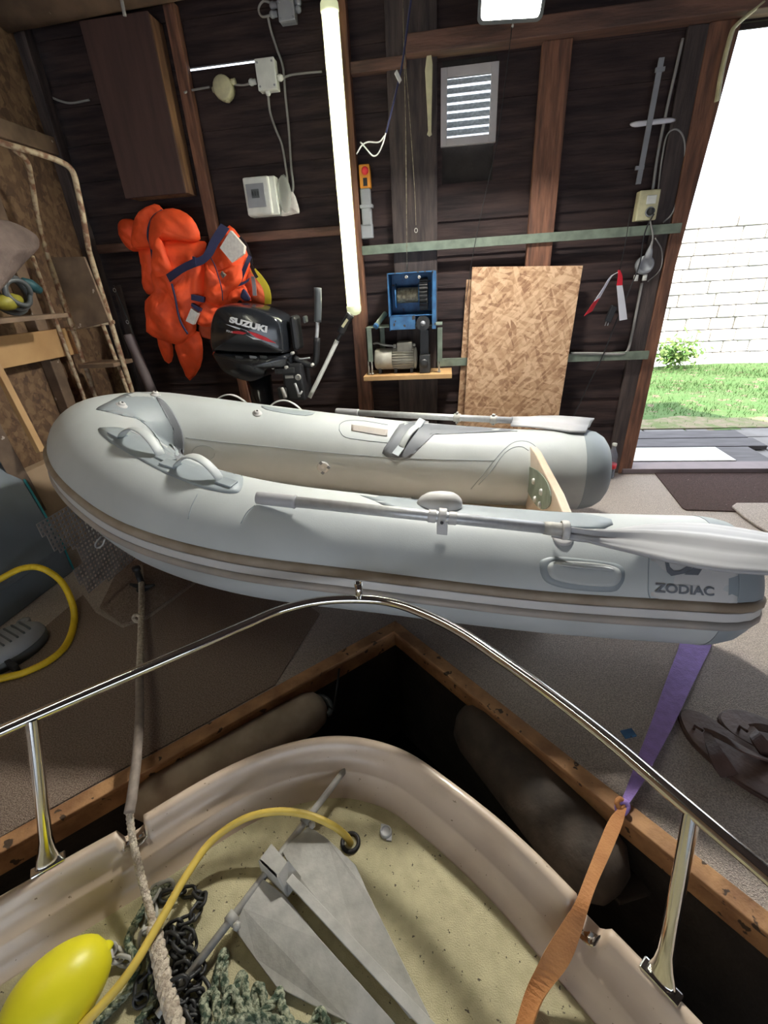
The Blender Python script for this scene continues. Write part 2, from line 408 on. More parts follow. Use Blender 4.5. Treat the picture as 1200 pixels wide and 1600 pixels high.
wbox('trim_9', -.055, 1.16, .725, .765, .05, .056, M['rail_green'], .001)
wbox('trim_10', -.055, 1.16, .765, .770, .035, .056, M['rail_green'], .001)
mb = MB(); mb.tube([(-2.15, 2.78, 2.47), (-1.2, 2.80, 2.50), (.2, 2.82, 2.56), (3.3, 2.82, 2.56)], .075, 14); mb.build('trim_11', M['plywood'], **S)
for i, xx in enumerate((-.9, .3, 1.6)):
    mb = MB(); mb.box((xx, -3.2, 2.6), (xx+.06, WY-.12, 2.72)); mb.build('trim_%d' % (40+i), M['post_dark'], **S)
# door frame
P0 = [W(1085, 125), W(1133, 125), W(968, 733), W(987, 733)]
mb = MB(); mb.prism([(1.13, WY-.03, 0), (1.21, WY-.03, 0), (1.215, WY-.03, 1.2), (1.275, WY-.03, 2.15), (1.145, WY-.03, 2.15), (1.155, WY-.03, 1.2)], (0, .11, 0)); mb.build('trim_12', M['post_red'], bevel=.005, **S)
mb = MB(); mb.box((1.06, WY-.02, 0), (1.15, WY+.004, 2.15)); mb.build('trim_13', M['post_dark'], bevel=.004, **S)
mb = MB(); mb.box((3.16, WY-.03, 0), (3.24, WY+.08, 2.15)); mb.build('trim_14', M['post_red'], bevel=.004, **S)  # unseen far jamb, set wide to let more daylight in at right
mb = MB(); mb.box((1.15, WY-.04, .002), (3.25, WY+.09, .035)); mb.build('trim_15', M['wsill'], bevel=.004, **S)

# floor with the dock cut out of it
AP = G(618, 974); VL = G(0, 1316); VR = G(1200, 1432)
dl = (VL-AP).normalized(); dr = (VR-AP).normalized()
VL2 = AP+dl*5.0*.9; VR2 = AP+dr*4.6
kL = AP+dl*1.5; kR = AP+dr*1.42
mb = MB()
mb.prism([(-2.2, WY+.04, 0), (-2.2, -3.2, 0), (kL.x, -3.2, 0), (kL.x, kL.y, 0), tuple(AP), (kR.x, kR.y, 0), (kR.x, -3.2, 0), (3.34, -3.2, 0), (3.34, WY+.04, 0)][::-1], (0, 0, -.03))
mb.build('floor', M['carpet'], **S)
# timber edge of the dock (flat board on top, joist face under it)
def edge(n, A, d, L, wid):
    nrm = Vector((0, 0, 1)).cross(d)
    if (Vector((-.25, -.5, 0))-(A+d*L*.5)).dot(nrm) < 0: nrm = -nrm
    m_ = MB(); m_.prism([A, A+d*L, A+d*L+nrm*wid, A+nrm*wid+d*wid*.8], (0, 0, .016)); m_.build(n, M['trimwood'], bevel=.003, **S)
    m_ = MB(); q = nrm*(wid-.012)
    m_.prism([A+q+d*.03, A+d*L+q, A+d*L+q-nrm*.02, A+q-nrm*.02+d*.03], (0, 0, -.07)); m_.build(n+'1', M['trimwood'], bevel=.003, **S)
    q = nrm*(wid-.03)
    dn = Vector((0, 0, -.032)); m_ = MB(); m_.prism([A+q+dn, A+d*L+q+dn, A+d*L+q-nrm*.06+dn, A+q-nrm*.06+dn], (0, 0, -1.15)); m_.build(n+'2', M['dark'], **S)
edge('trim_51', AP, dl, 1.5, .047); edge('trim_52', AP, dr, 1.42, .045)
edge('trim_53', kL, Vector((0, -1, 0)), 3.0, -.047 if False else .047); edge('trim_54', kR, Vector((0, -1, 0)), 3.0, .045)
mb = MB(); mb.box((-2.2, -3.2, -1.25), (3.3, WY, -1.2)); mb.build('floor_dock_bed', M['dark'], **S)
mb = MB(); mb.box((-1.7, -3.2, -.62), (1.5, 1.5, -.60)); prop(mb.build('water', M['water']), kind='structure')
# ---- outside
mb = MB(); mb.box((-3, WY+.05, -.3), (9, 3.95, -.045)); mb.build('ground_paving_bed', M['dirt'], **S)
mb = MB(); rr = random.Random(3)
for i in range(22):
    for j in range(4):
        x = .9+i*.33+(j % 2)*.1; y = 3.02+j*.235
        mb.box((x, y, -.05), (x+.318, y+.223, -.028+rr.uniform(0, .004)))
mb.build('patio', M['paver'], bevel=.006, **S)
mb = MB(); n = 60
vs = []; fs = []
for i in range(n+1):
    for j in range(n+1):
        x = -3+i*16/n; y = 3.9+j*(6.9-3.9)/n
        vs.append((x, y, -.04+.012*math.sin(3*x+y*5)+.01*rr.random()))
for i in range(n):
    for j in range(n): a = i*(n+1)+j; fs.append((a, a+n+1, a+n+2, a+1))
mb.add(vs, fs, True); mb.build('ground_lawn', M['grass'], **S)
mb = MB(); rr = random.Random(8); P_ = [(-3, 3.94, -.05), (9, 3.94, -.05)]+[(9-12*k/40, 4.26+rr.uniform(-.06, .06), -.05) for k in range(41)]; mb.prism(P_, (0, 0, .034)); mb.build('ground_dry_strip', M['dirt'], **S)
mb = MB(); rr = random.Random(5)
for k in range(14000):
    x = rr.uniform(1.2, 6.0); y = (4.28+rr.random()**.8*2.55) if rr.random() < .96 else rr.uniform(3.95, 4.3); h = rr.uniform(.015, .05); a = rr.uniform(0, 3.14); dx, dy = .004*math.cos(a), .004*math.sin(a)
    lx, ly = rr.uniform(-.02, .02), rr.uniform(-.02, .02)
    mb.add([(x-dx, y-dy, -.04), (x+dx, y+dy, -.04), (x+lx, y+ly, -.04+h)], [(0, 1, 2)])
prop(mb.build('lawn_grass', M['grass'], merge=False), 'short green grass of the lawn outside the doorway', 'grass', kind='stuff')
# garden wall of rough stones
mb = MB(); rr = random.Random(11)
mb.box((-3, 7.15, -.1), (14, 7.4, 1.75))
for j in range(12):
    x = .5
    while x < 12:
        w = rr.uniform(.14, .34); h = .15
        mb.box((x, 7.08-rr.uniform(0, .03), -.05+j*h), (x+w-.012, 7.16, -.05+j*h+h-.012)); x += w
mb.build('wall_garden', M['stone'], bevel=.012, **S)
def leafclump(c, r, n, m, sd):
    rr = random.Random(sd); b = MB()
    for k in range(n):
        d = Vector((rr.gauss(0, 1), rr.gauss(0, .5), rr.gauss(0, .7)))*r*.5+Vector(c)
        u = Vector((rr.uniform(-1, 1), rr.uniform(-1, 1), rr.uniform(-1, 1))).normalized()*r*.16; v = u.orthogonal().normalized()*u.length*.5
        b.add([d-u, d-v, d+u, d+v], [(0, 1, 2, 3)])
    return b
leafclump((3.05, 6.72, .16), .26, 420, None, 1).build('leafy_weed', M['leaf'], merge=False, label='low leafy green weed at the garden wall foot, just right of the door post', cat='plant')
leafclump((5.35, 6.75, .12), .22, 300, None, 2).build('leafy_weed', M['leaf'], merge=False, label='small low weed by the garden wall farther right of the doorway view', cat='plant')

# step of planks outside the door
for k, (ya, yb, xa, xb, m_) in enumerate(((3.60, 3.78, 1.2, 2.28, 'plank'), (3.40, 3.585, 1.2, 2.30, 'plank'), (3.06, 3.385, 1.2, 2.16, 'plank'))):
    mb = MB(); mb.box((xa, ya, -.02), (xb, yb, .012))
    mb.build('step_plank', M[m_], bevel=.004, label=('farthest of the grey step planks outside the doorway', 'middle grey step plank outside the doorway', 'wide grey step plank nearest the door sill')[k], cat='plank', group='step planks outside the door')
mb = MB(); mb.box((1.2, 3.09, .0125), (1.93, 3.36, .02)); mb.build('white_sheet', M['white_pl'], bevel=.002, label='white flat sheet lying on the nearest step plank outside', cat='sheet')
# ================================================================== INFLATABLE DINGHY
TR = .2002
def dz(x):   # sheer: the tubes rise towards the bow
    t = max(0.0, (.35-x)/1.95); return .3158+.1104*t+.2469*t*t
yN, yF = 1.2871, 2.2039
ctrl = [(.775,1.270),(.3,1.292),(-.2,1.297),(-.62,1.279),(-.93,1.321),(-1.18,1.438),(-1.38,1.590),(-1.473,1.74),(-1.38,1.945),(-1.18,2.045),(-.93,2.120),(-.62,2.177),(-.2,2.21),(.3,2.212),(.65,2.200)]
path = smooth_open([(x, y, dz(x)) for x, y in ctrl], 8)
def frames(path):
    out = []
    n = len(path)
    for i, p in enumerate(path):
        a = path[max(0, i-1)]; b = path[min(n-1, i+1)]; t = (b-a).normalized()
        o = Vector((0, 0, 1)).cross(t).normalized(); u = t.cross(o).normalized()
        if u.z < 0: u = -u
        out.append((p, t, o, u))
    return out
FR = frames(path)
def tubering(fr, r, seg=40):
    p, t, o, u = fr
    return [p+o*r*math.cos(2*math.pi*k/seg)+u*r*math.sin(2*math.pi*k/seg) for k in range(seg)]
def skin(rings, closed_ring=True):
    n = len(rings[0]); vs = [v for r in rings for v in r]; fs = []
    for i in range(len(rings)-1):
        for k in range(n if closed_ring else n-1):
            fs.append((i*n+k, i*n+(k+1) % n, (i+1)*n+(k+1) % n, (i+1)*n+k))
    return vs, fs
D = thing('inflatable_dinghy', (-.35, 1.75, 0), 'light grey inflatable dinghy with taupe rub strakes lying on the carpet', 'dinghy')
vs, fs = skin([tubering(f, TR) for f in FR]); dv, df = list(vs), list(fs)
mb = MB(); mb.add(vs, fs, True); TUBE = mb.build('buoyancy_tube', M['pvc'], D)
# tapering end cones
for side, fr in ((0, FR[0]), (1, FR[-1])):
    p, t, o, u = fr; t = Vector((1, 0, 0))
    rings = []
    for dx, rr_ in ((0, TR+.001), (.035, TR*.985), (.075, TR*.93), (.108, TR*.82), (.130, TR*.66), (.140, TR*.5), (.144, .002)):
        rings.append([p+t*dx+o*rr_*math.cos(2*math.pi*k/40)+u*rr_*math.sin(2*math.pi*k/40) for k in range(40)])
    vs, fs = skin(rings); mb = MB(); mb.add(vs, fs, True); n0 = len(dv); dv += vs; df += [tuple(i+n0 for i in f) for f in fs]
    mb.build('tube_end_cone', M['pvc_g'], D, label='blue grey end cone')
BV = BVHTree.FromPolygons([tuple(v) for v in dv], df)
nh = (len(FR)//2+2)*40
BVN = BVHTree.FromPolygons([tuple(v) for v in dv], [f for f in df if max(f) < nh or (min(f) >= len(FR)*40 and max(f) < len(FR)*40+7*40)])
def hit(px, py, off=.0015, bv=None, ctr=None):
    bv = bv or BV
    d = ray(px, py).normalized(); loc, nrm, i, dist = bv.ray_cast(CAM, d)
    if loc is None:
        best = None
        for q in range(50):
            r_ = bv.find_nearest(CAM+d*(.8+.045*q)); p_ = CAM+d*(.8+.045*q)
            if best is None or r_[3] < best[3]: best = r_
        loc, nrm, i, dist = best
    if nrm.dot(d) > 0: nrm = -nrm
    return loc+nrm*off, nrm
def decal(name, px, m, parent, off=.0018, rings=6, sub=4, thick=.0012, bv=None, **kw):
    bv = bv or (BVN if name in ('handle_patch', 'top_panel', 'logo_patch', 'handle_surround', 'recessed_handle', 'handle_slot') else BV)
    O = smooth_closed([Vector((x, y, 0)) for x, y in px], sub); c = sum(O, Vector())/len(O)
    n = len(O); vs = []; fs = []
    lip = []
    for k in range(rings+1):
        q = 1-k/rings
        for p in O:
            w = c+(p-c)*q; h, nn = hit(w.x, w.y, off, bv)
            vs.append(h)
            if k == 0: lip.append(h-nn*(off+.002))
    for k in range(rings):
        for i in range(n):
            j = (i+1) % n; fs.append((k*n+i, k*n+j, (k+1)*n+j, (k+1)*n+i))
    mb = MB(); mb.add(vs, fs, True)
    n0 = len(vs); mb.add(lip, [], True)
    for i in range(n):
        j = (i+1) % n; mb.f.append([i, j, n0+j, n0+i]); mb.sm.append(False)
    return mb.build(name, m, parent, **kw)
# rub strakes: taupe upper bead, white band, grey lower bead
def strip(name, th0, th1, out, m, bead=True, i0=0, i1=None, ext=True):
    fr = FR[i0:i1]; rings = []
    if ext and i0 == 0:
        p, t, o, u = FR[0]; X = Vector((1, 0, 0))
        tail = []
        for dx, rr_ in ((.128, .68), (.108, .82), (.075, .93), (.035, .985)): tail.append((p+X*dx, t, o, u, rr_))
    else: tail = []
    seq = tail+[(*f, 1.0) for f in fr]
    if ext and i1 is None:
        p, t, o, u = FR[-1]; X = Vector((1, 0, 0))
        seq += [(p+X*dx, t, o, u, rr_) for dx, rr_ in ((.035, .985), (.075, .93), (.108, .82), (.128, .68))]
    K = 8
    for p, t, o, u, s in seq:
        r = []
        for k in range(K+1):
            a = R(th0+(th1-th0)*k/K); h = out*(math.sin(math.pi*k/K)**.5 if bead else 1)
            r.append(p+(o*math.cos(a)+u*math.sin(a))*(TR*s+.0008+h))
        a0, a1 = R(th1), R(th0)
        r.append(p+(o*math.cos(a0)+u*math.sin(a0))*(TR*s-.006)); r.append(p+(o*math.cos(a1)+u*math.sin(a1))*(TR*s-.006))
        rings.append(r)
    vs, fs = skin(rings); n = len(rings[0])
    mb = MB(); mb.add(vs, fs, True); mb.f += [list(range(n))[::-1], [len(vs)-n+k for k in range(n)]]; mb.sm += [False, False]
    return mb.build(name, m, D, merge=False)
strip('rub_strake', 8, 17, .012, M['strake']); strip('strake_band', 0, 8, .004, M['pvc_w'], bead=False); strip('rub_strake', -9, -1, .013, M['strake2'])
# hull and floor
mb = MB(); rows = []
for i in range(0, 22):
    x = .45-i*.088
    w = .52*(1-max(0, (-.75-x)/.9)**2.2) if x < -.75 else .52
    zc = .06+.34*max(0, (.1-x)/1.5)**2
    rows.append([(x, 1.755-w, dz(x)-.10), (x, 1.755-w*.55, max(.045, zc-.0)+.02), (x, 1.755, zc-.03), (x, 1.755+w*.55, max(.045, zc)+.02), (x, 1.755+w, dz(x)-.10)])
vs, fs = skin(rows, False); mb.add(vs, fs, True); mb.build('hull', M['pvc_w'], D, solid=.01)
mb = MB(); rows = []
for i in range(0, 20):
    x = .44-i*.088; w = .50*(1-max(0, (-.75-x)/.9)**2.2) if x < -.75 else .50
    z = .175+.20*max(0, (.1-x)/1.5)**2
    rows.append([(x, 1.755-w, z), (x, 1.755-w*.3, z), (x, 1.755+w*.3, z), (x, 1.755+w, z)])
vs, fs = skin(rows, False); mb.add(vs, fs, False); FLR = mb.build('floor_panel', M['gel'], D, solid=.008)
# transom
TX = .395
mb = MB(); mb.prism([(TX, 1.36, .15), (TX, 2.15, .15), (TX, 2.10, .475), (TX, 1.98, .49), (TX, 1.53, .49), (TX, 1.40, .475)], (.032, 0, 0))
TRN = mb.build('transom', M['gel'], D, bevel=.006)
TP = [(TX-.001, 0, 0)]
def onT(px, py): return at(px, py, 0, TX-.001)
mb = MB(); mb.prism([onT(*q) for q in ((806,745),(814,735),(820,748),(812,762))], (-.002, 0, 0)); mb.build('plate', M['pvc_d'], TRN)
oc = [onT(*q) for q in ((822,730),(840,735),(855,752),(862,775),(858,792),(845,795),(832,780),(822,758))]
mb = MB(); mb.prism(smooth_closed(oc, 3), (-.004, 0, 0)); PLT = mb.build('motor_pad', M['rail_green'], TRN, bevel=.001)
for q in ((836,752),(848,769),(838,780),(846,789)):
    mb = MB(); c = onT(*q); mb.lathe(c, (-1, 0, 0), [(.014, 0), (.014, .010), (.009, .014), (.004, .014)], 14); mb.build('pad_bolt', M['galv'], PLT)

# grey reinforcing panels (their outlines follow the welded sheets)
decal('bow_panel', [(150,640),(170,628),(195,616),(222,613),(245,620),(268,645),(282,675),(285,708),(276,722),(262,712),(248,688),(228,664),(200,648),(175,642)], M['pvc_g'], D, sub=3)
decal('bow_panel', [(244,622),(256,627),(273,648),(285,675),(288,705),(280,722),(273,716),(277,690),(268,662),(254,637)], M['pvc_d'], D, off=.003, sub=3)
PT = decal('handle_patch', [(153,671),(170,668),(195,670),(222,683),(255,702),(300,722),(340,738),(375,742),(380,752),(376,766),(366,771),(340,768),(300,757),(255,738),(205,711),(170,690)], M['pvc_g'], D, sub=3, label='blue grey patch under the two bow handles')
PF = decal('quarter_patch', [(597,708),(607,690),(618,672),(632,657),(655,653),(700,655),(760,660),(815,666),(808,674),(740,671),(672,671),(658,680),(650,700),(640,716),(615,718)], M['pvc_d'], D, sub=2, rings=8)
decal('seat_tape', [(549,664),(606,672),(605,682),(549,673)], M['strake2'], D, sub=1, off=.003)
decal('side_panel', [(408,634),(430,637),(470,642),(492,645),(478,650),(440,645),(415,640)], M['pvc_g'], D, sub=2)
decal('top_panel', [(545,763),(600,773),(660,783),(740,787),(830,795),(905,802),(955,812),(945,826),(870,822),(760,812),(660,802),(600,790)], M['pvc_g'], D, sub=2, rings=8)
decal('logo_patch', [(1017,872),(1017,930),(1030,936),(1085,943),(1146,949),(1152,940),(1154,893),(1140,884),(1080,878)], M['pvc_w'], D, sub=1, rings=8)
def textmesh(s, bold=.0, shear=0, sx=1):
    cu = bpy.data.curves.new('t', 'FONT'); cu.body = s; cu.offset = bold; cu.shear = shear; cu.resolution_u = 4
    ob = bpy.data.objects.new('t', cu); COL.objects.link(ob)
    bpy.context.view_layer.update()
    me = bpy.data.meshes.new_from_object(ob.evaluated_get(bpy.context.evaluated_depsgraph_get()))
    vs = [v.co.copy() for v in me.vertices]; fs = [list(p.vertices) for p in me.polygons]
    bpy.data.objects.remove(ob); bpy.data.meshes.remove(me); bpy.data.curves.remove(cu)
    x0 = min(v.x for v in vs); x1 = max(v.x for v in vs); y0 = min(v.y for v in vs); y1 = max(v.y for v in vs)
    return [((v.x-x0)/(x1-x0), (v.y-y0)/(y1-y0)) for v in vs], fs
def quad(uv, q):   # q: bl, br, tr, tl in pixels
    u, v = uv; a, b, c, d = q
    return tuple(a[i]*(1-u)*(1-v)+b[i]*u*(1-v)+c[i]*u*v+d[i]*(1-u)*v for i in (0, 1))
def lettering(name, s, q, m, parent, bold=.02, shear=0, off=.004, bv=None, fn=None, **kw):
    uv, fs = textmesh(s, bold, shear); vs = []
    for t in uv:
        px = quad(t, q); vs.append(fn(*px) if fn else hit(px[0], px[1], off, bv)[0])
    mb = MB(); mb.add(vs, fs); return mb.build(name, m, parent, merge=False, **kw)
lettering('lettering', 'ZODIAC', [(1022,925),(1115,931),(1115,917),(1023,911)], M['logo_g'], D, bold=.03)
for k, pl in enumerate(([(1037,874),(1043,874),(1046,886),(1052,892),(1062,892),(1083,877),(1092,878),(1070,896),(1048,900),(1041,894)], [(1068,898),(1088,883),(1092,876),(1098,876),(1099,885),(1090,899)])):
    vs = [hit(x, y, .004)[0] for x, y in pl]; mb = MB(); mb.add(vs, [list(range(len(vs)))]); mb.build('emblem', M['logo_g'], D)
# recessed carry handle on the near tube
decal('handle_surround', [(843,880),(850,873),(870,870),(920,874),(960,880),(974,888),(976,902),(970,916),(955,925),(900,922),(862,914),(847,902)], M['pvc_g'], D, sub=3, off=.001)
H2 = decal('recessed_handle', [(856,884),(866,877),(890,877),(930,880),(960,886),(970,896),(966,910),(950,916),(905,913),(868,906),(857,896)], M['pvc'], D, sub=3, off=.006)
decal('handle_slot', [(868,881),(885,880),(915,882),(945,885),(955,889),(940,891),(905,889),(880,886)], M['pvc_d'], H2, sub=2, off=.0075)
pl = [hit(x, y, o)[0] for x, y, o in ((868,880,.004),(885,884,.02),(912,887,.024),(938,889,.02),(956,890,.004))]
mb = MB(); mb.tube(smooth_open(pl, 5), .006, 8, flat=(.009, .004)); mb.build('grip', M['pvc'], H2)
# strap handles standing on the bow patch
def straphandle(a, b, h, w, nm='strap_handle', par=D, lean=.0, m='pvc'):
    A, na = hit(*a); B, nb = hit(*b); n = (na+nb).normalized(); ax = (B-A).normalized(); side = ax.cross(n).normalized()
    pts = []
    for i in range(17):
        t = i/16; pts.append(A.lerp(B, t)+(n*h+side*lean)*math.sin(math.pi*t)**.75)
    mb = MB(); mb.tube(pts, w, 12, flat=(w, .005, side)); o = mb.build(nm, M[m], par, bevel=0)
    for Q, s in ((A, -1), (B, 1)):
        mb = MB(); nn = na if s < 0 else nb
        mb.obox(Q+ax*s*.022+nn*.003, ax*.03, side*(w*1.15), nn*.0035); mb.build('handle_base', M['pvc_g'], o, bevel=.002)
    return o
straphandle((190,683),(252,714), .062, .018); straphandle((275,729),(345,752), .062, .018)
for (xa, ya, xb, yb) in ((337, 628, 390, 636), (421, 637, 474, 645)):
    A_, B_ = at(xa, ya, 1, 2.24), at(xb, yb, 1, 2.24); mb = MB(); mb.tube([A_.lerp(B_, i/16)+Vector((0, .01, .048))*math.sin(math.pi*i/16)**.75+Vector((0, 0, -.02 if i in (0, 16) else 0)) for i in range(17)], .01, 12, flat=(.012, .004, (0, 1, 0))); mb.build('strap_handle', M['pvc_w'], D)
straphandle((652,667),(626,700), .030, .016)
# valves, D-ring pads and buttons
def button(px, py, r, nm='lacing_button', m='pvc_w', dark=True):
    c, n = hit(px, py, .001); mb = MB(); mb.lathe(c, n, [(r*1.6, -.004), (r*1.6, .002), (r*1.3, .004), (r, .005), (r, .012), (r*.7, .015), (r*.3, .015)], 20)
    o = mb.build(nm, M[m], D)
    if dark:
        mb = MB(); t = n.orthogonal(); mb.lathe(c+n*.0152, n, [(r*.35, 0), (r*.3, .002)], 12); mb.build('button_hole', M['black'], o)
for q in ((190,634),(243,617),(402,646)): button(*q, .014)
c, n = hit(505, 730); mb = MB(); mb.lathe(c, n, [(.030, -.003), (.030, .003), (.026, .007), (.014, .008), (.012, .004), (.004, .004)], 24); VV = mb.build('inflation_valve', M['pvc_w'], D)
for a in (.6, 2.4, 4.2):
    u = n.orthogonal().normalized(); w = n.cross(u); mb = MB(); mb.obox(c+(u*math.cos(a)+w*math.sin(a))*.027+n*.006, u*.007, w*.007, n*.003); mb.build('valve_lug', M['pvc_d'], VV)
# oar holders
def pod(px, py, sx, nm):
    c, n = hit(px, py, -.004); ax = Vector((1, 0, 0)); sd = n.cross(ax).normalized(); b = MB(); rings = []
    for k in range(7):
        h = k/6; q = (1-h**2.6)**.5; rings.append([c+n*.055*h+(ax*math.cos(a)*sx+sd*math.sin(a)*.04)*max(q, .02) for a in [2*math.pi*i/28 for i in range(28)]])
    vs, fs = skin(rings); b.add(vs, fs, True); b.f.append([len(vs)-28+i for i in range(28)]); b.sm.append(True)
    return b.build(nm, M['pvc_w'], D), c, n
pd, pc, pn = pod(686, 790, .075, 'oarlock_pod'); pod(655, 655, .05, 'oarlock_pod')
c, n = hit(636, 778, .0); mb = MB(); s_ = Vector((0,1,0)); mb.tube([c+Vector((.03*math.cos(a), 0, 0))+n*(.028+.03*math.sin(a)) for a in [2*math.pi*i/20 for i in range(20)]], .011, 10, closed=True, flat=(.02, .006, s_)); mb.build('oar_ring', M['pvc_w'], D)
# welded seams
def seam(px, r=.0016, m='pvc_g', bv=None):
    pts = [hit(p.x, p.y, .0004, bv)[0] for p in smooth_open([Vector((x, y, 0)) for x, y in px], 8)]
    q = MB(); q.tube(pts, r, 6); q.build('welded_seam', M[m], D)
seam([(290,684),(340,690),(400,696),(500,706),(587,713),(690,718),(773,720)])
seam([(736,764),(752,745),(770,722),(790,700),(806,690),(824,690),(837,698),(840,710)])
seam([(748,757),(766,738),(785,712),(800,700),(815,698),(826,704)])
seam([(530,672),(532,662),(545,657),(570,658),(606,664)]); seam([(530,672),(540,683),(570,688),(606,692)])
seam([(294,811),(300,790),(309,772)], bv=BVN); seam([(376,818),(386,800),(398,790)], bv=BVN)
seam([(318+18*math.cos(a), 708+12*math.sin(a)) for a in [k*.45 for k in range(14)]], .001)
seam([(1014,868),(1013,900),(1014,930),(1026,938),(1080,946),(1145,952)], bv=BVN)
seam([(1148,952),(1154,930),(1155,905),(1152,885)], bv=BVN)
# loop under the bow
cl = [at(158, 838, 0, -1.3), at(149, 850, 0, -1.3), at(152, 856, 0, -1.3), at(160, 852, 0, -1.27), at(164, 842, 0, -1.26)]
mb = MB(); mb.tube(smooth_open(cl, 5), .003, 8); mb.build('towing_ring', M['alu'], D)

# ------------------------------------------------------------------ oars
def oar(nm, grip, shaft, blade_top, blade_bot, zf, label, r=.017, taped=False):
    g0, g1 = [at(*q[:2], 2, q[2]) for q in grip]; s1 = at(*shaft[:2], 2, shaft[2])
    if nm == 'oar' and shaft[0] > 850:
        h_, n_ = hit(402, 786, .026, BVN); g0 = h_; g1 = g0+(s1-g0).normalized()*.125
    T = thing(nm, g0.lerp(s1, .5), label, 'oar', 'pair of dinghy oars')
    ax = (s1-g1).normalized()
    mb = MB(); mb.lathe(g0, g1-g0, [(.010, 0), (.019, .004), (.0205, .02), (.0205, (g1-g0).length-.01), (.022, (g1-g0).length), (.018, (g1-g0).length+.004)], 20); mb.build('grip', M['oarpl'], T)
    mb = MB(); mb.cyl(g1, s1, r, 20); mb.build('shaft', M['alu'], T)
    A = [at(x, y, 2, zf) for x, y in blade_top]; B = [at(x, y, 2, zf-.012) for x, y in blade_bot]
    rings = []
    K = 14
    for a, b in zip(A, B):
        ring = []
        d = b-a; up = Vector((0, 0, 1))
        up = (up-d.normalized()*up.dot(d.normalized())).normalized()
        for k in range(K+1):
            t = k/K; h = .017*math.exp(-((t-.5)/.13)**2)+.005*math.exp(-((t-.22)/.05)**2)+.005*math.exp(-((t-.78)/.05)**2)
            ring.append(a+d*t+up*(h+.004-.02*(t-.5)**2*4*.4))
        for k in range(K, -1, -1):
            t = k/K; ring.append(a+d*t-up*(.004+.012*math.exp(-((t-.5)/.15)**2)+.02*(t-.5)**2*4*.4))
        rings.append(ring)
    r0 = [s1-ax*.05+(p-s1).normalized()*r*1.05 for p in rings[0]]
    vs, fs = skin(rings); n = len(rings[0]); mb = MB(); mb.add(vs, fs, True); mb.f += [list(range(n)), [len(vs)-n+k for k in range(n)]]; mb.sm += [False, False]
    mb.build('blade', M['oarpl'], T, merge=False)
    return T, g1, s1, ax
ZO = .545
T, g1, s1, ax = oar('oar', ((398,777,ZO+.02), (458,783,ZO+.02)), (880,828,ZO), 
   [(862,817),(885,822),(925,828),(965,824),(1010,817),(1060,814),(1110,816),(1160,823),(1205,831),(1228,840)], [(862,835),(885,839),(920,844),(955,852),(995,861),(1040,872),(1090,882),(1140,889),(1200,893),(1226,888)], ZO, 'long oar with brushed metal shaft lying along the near tube of the dinghy')
mb = MB(); p = s1-ax*.055; mb.tube([p, p+ax*.02, p+ax*.04, p+ax*.065], [.0185, .020, .0195, .0215], 18); mb.build('silver_tape', M['galv'], T, label='crinkled silver tape round the shaft')
q = min([g1.lerp(s1, k/200) for k in range(201)], key=lambda P: abs(600+FPX*(P-CAM).dot(RT)/(P-CAM).dot(FWD)-690))
mb = MB(); sd = Vector((0, 0, 1)).cross(ax).normalized()
for s, dx, hh in ((1, 0, .03), (1, -.03, .022), (1, .03, .022)): mb.tube([q+ax*(dx-.012), q+ax*(dx+.012)], hh*.9, 24)
mb.obox(q+Vector((0, 0, -.032)), ax*.016, sd*.012, (0, 0, .022)); mb.build('oarlock_collar', M['pvc_w'], T, bevel=.002)
mb = MB(); mb.cyl(q-sd*.031+ax*.0, q-sd*.036, .005, 12); mb.build('collar_pin', M['black'], T)
c_, n_ = hit(879, 840, 0); 
mb = MB(); mb.lathe(c_, n_, [(.03, -.003), (.03, .003), (.024, .006), (.01, .007)], 20); mb.build('oar_rest', M['pvc_w'], D)
mb = MB(); p = s1+ax*.005; mb.tube([p+sd*.024*math.cos(a)+Vector((0,0,1))*.026*math.sin(a) for a in [2*math.pi*i/20 for i in range(20)]], .01, 10, closed=True, flat=(.011, .003, ax)); mb.build('oar_clip', M['pvc_w'], D)
ZF = .545
T, g1, s1, ax = oar('oar', ((525,643,ZF), (560,645,ZF)), (800,657,ZF), [(798,651),(820,650),(845,648),(875,648),(905,650),(929,652)], [(798,663),(820,664),(845,666),(870,669),(890,672),(915,673)], ZF, 'shorter looking oar lying along the far tube below the OSB boards')
mb = MB(); sd = Vector((0, 0, 1)).cross(ax).normalized(); p = s1-ax*.11
mb.tube([p, p+ax*.035], .021, 18); mb.obox(p+ax*.017+Vector((0,0,.0)), ax*.008, sd*.01, (0,0,.028)); mb.build('oarlock_collar', M['galv'], T, bevel=.002)
p = s1-ax*.30; mb = MB(); mb.tube([p, p+ax*.035], .022, 18); mb.obox(p+ax*.017+Vector((0,0,.0)), ax*.006, sd*.012, (0,0,.03)); mb.build('oarlock_collar', M['galv'], T, bevel=.002)
# ================================================================== MOTOR BOAT (bow in the dock)
ZG, ZD = .055, -.085
gpx = [(-260,1560),(-90,1455),(0,1404),(75,1360),(150,1318),(200,1291),(250,1260),(330,1213),(400,1180),(450,1163),(500,1153),(545,1152),(590,1160),(640,1180),(700,1222),(780,1285),(850,1350),(905,1408),(960,1462),(1020,1525),(1090,1600),(1200,1715),(1330,1850)]
gp = [G(x, y, ZG) for x, y in gpx]
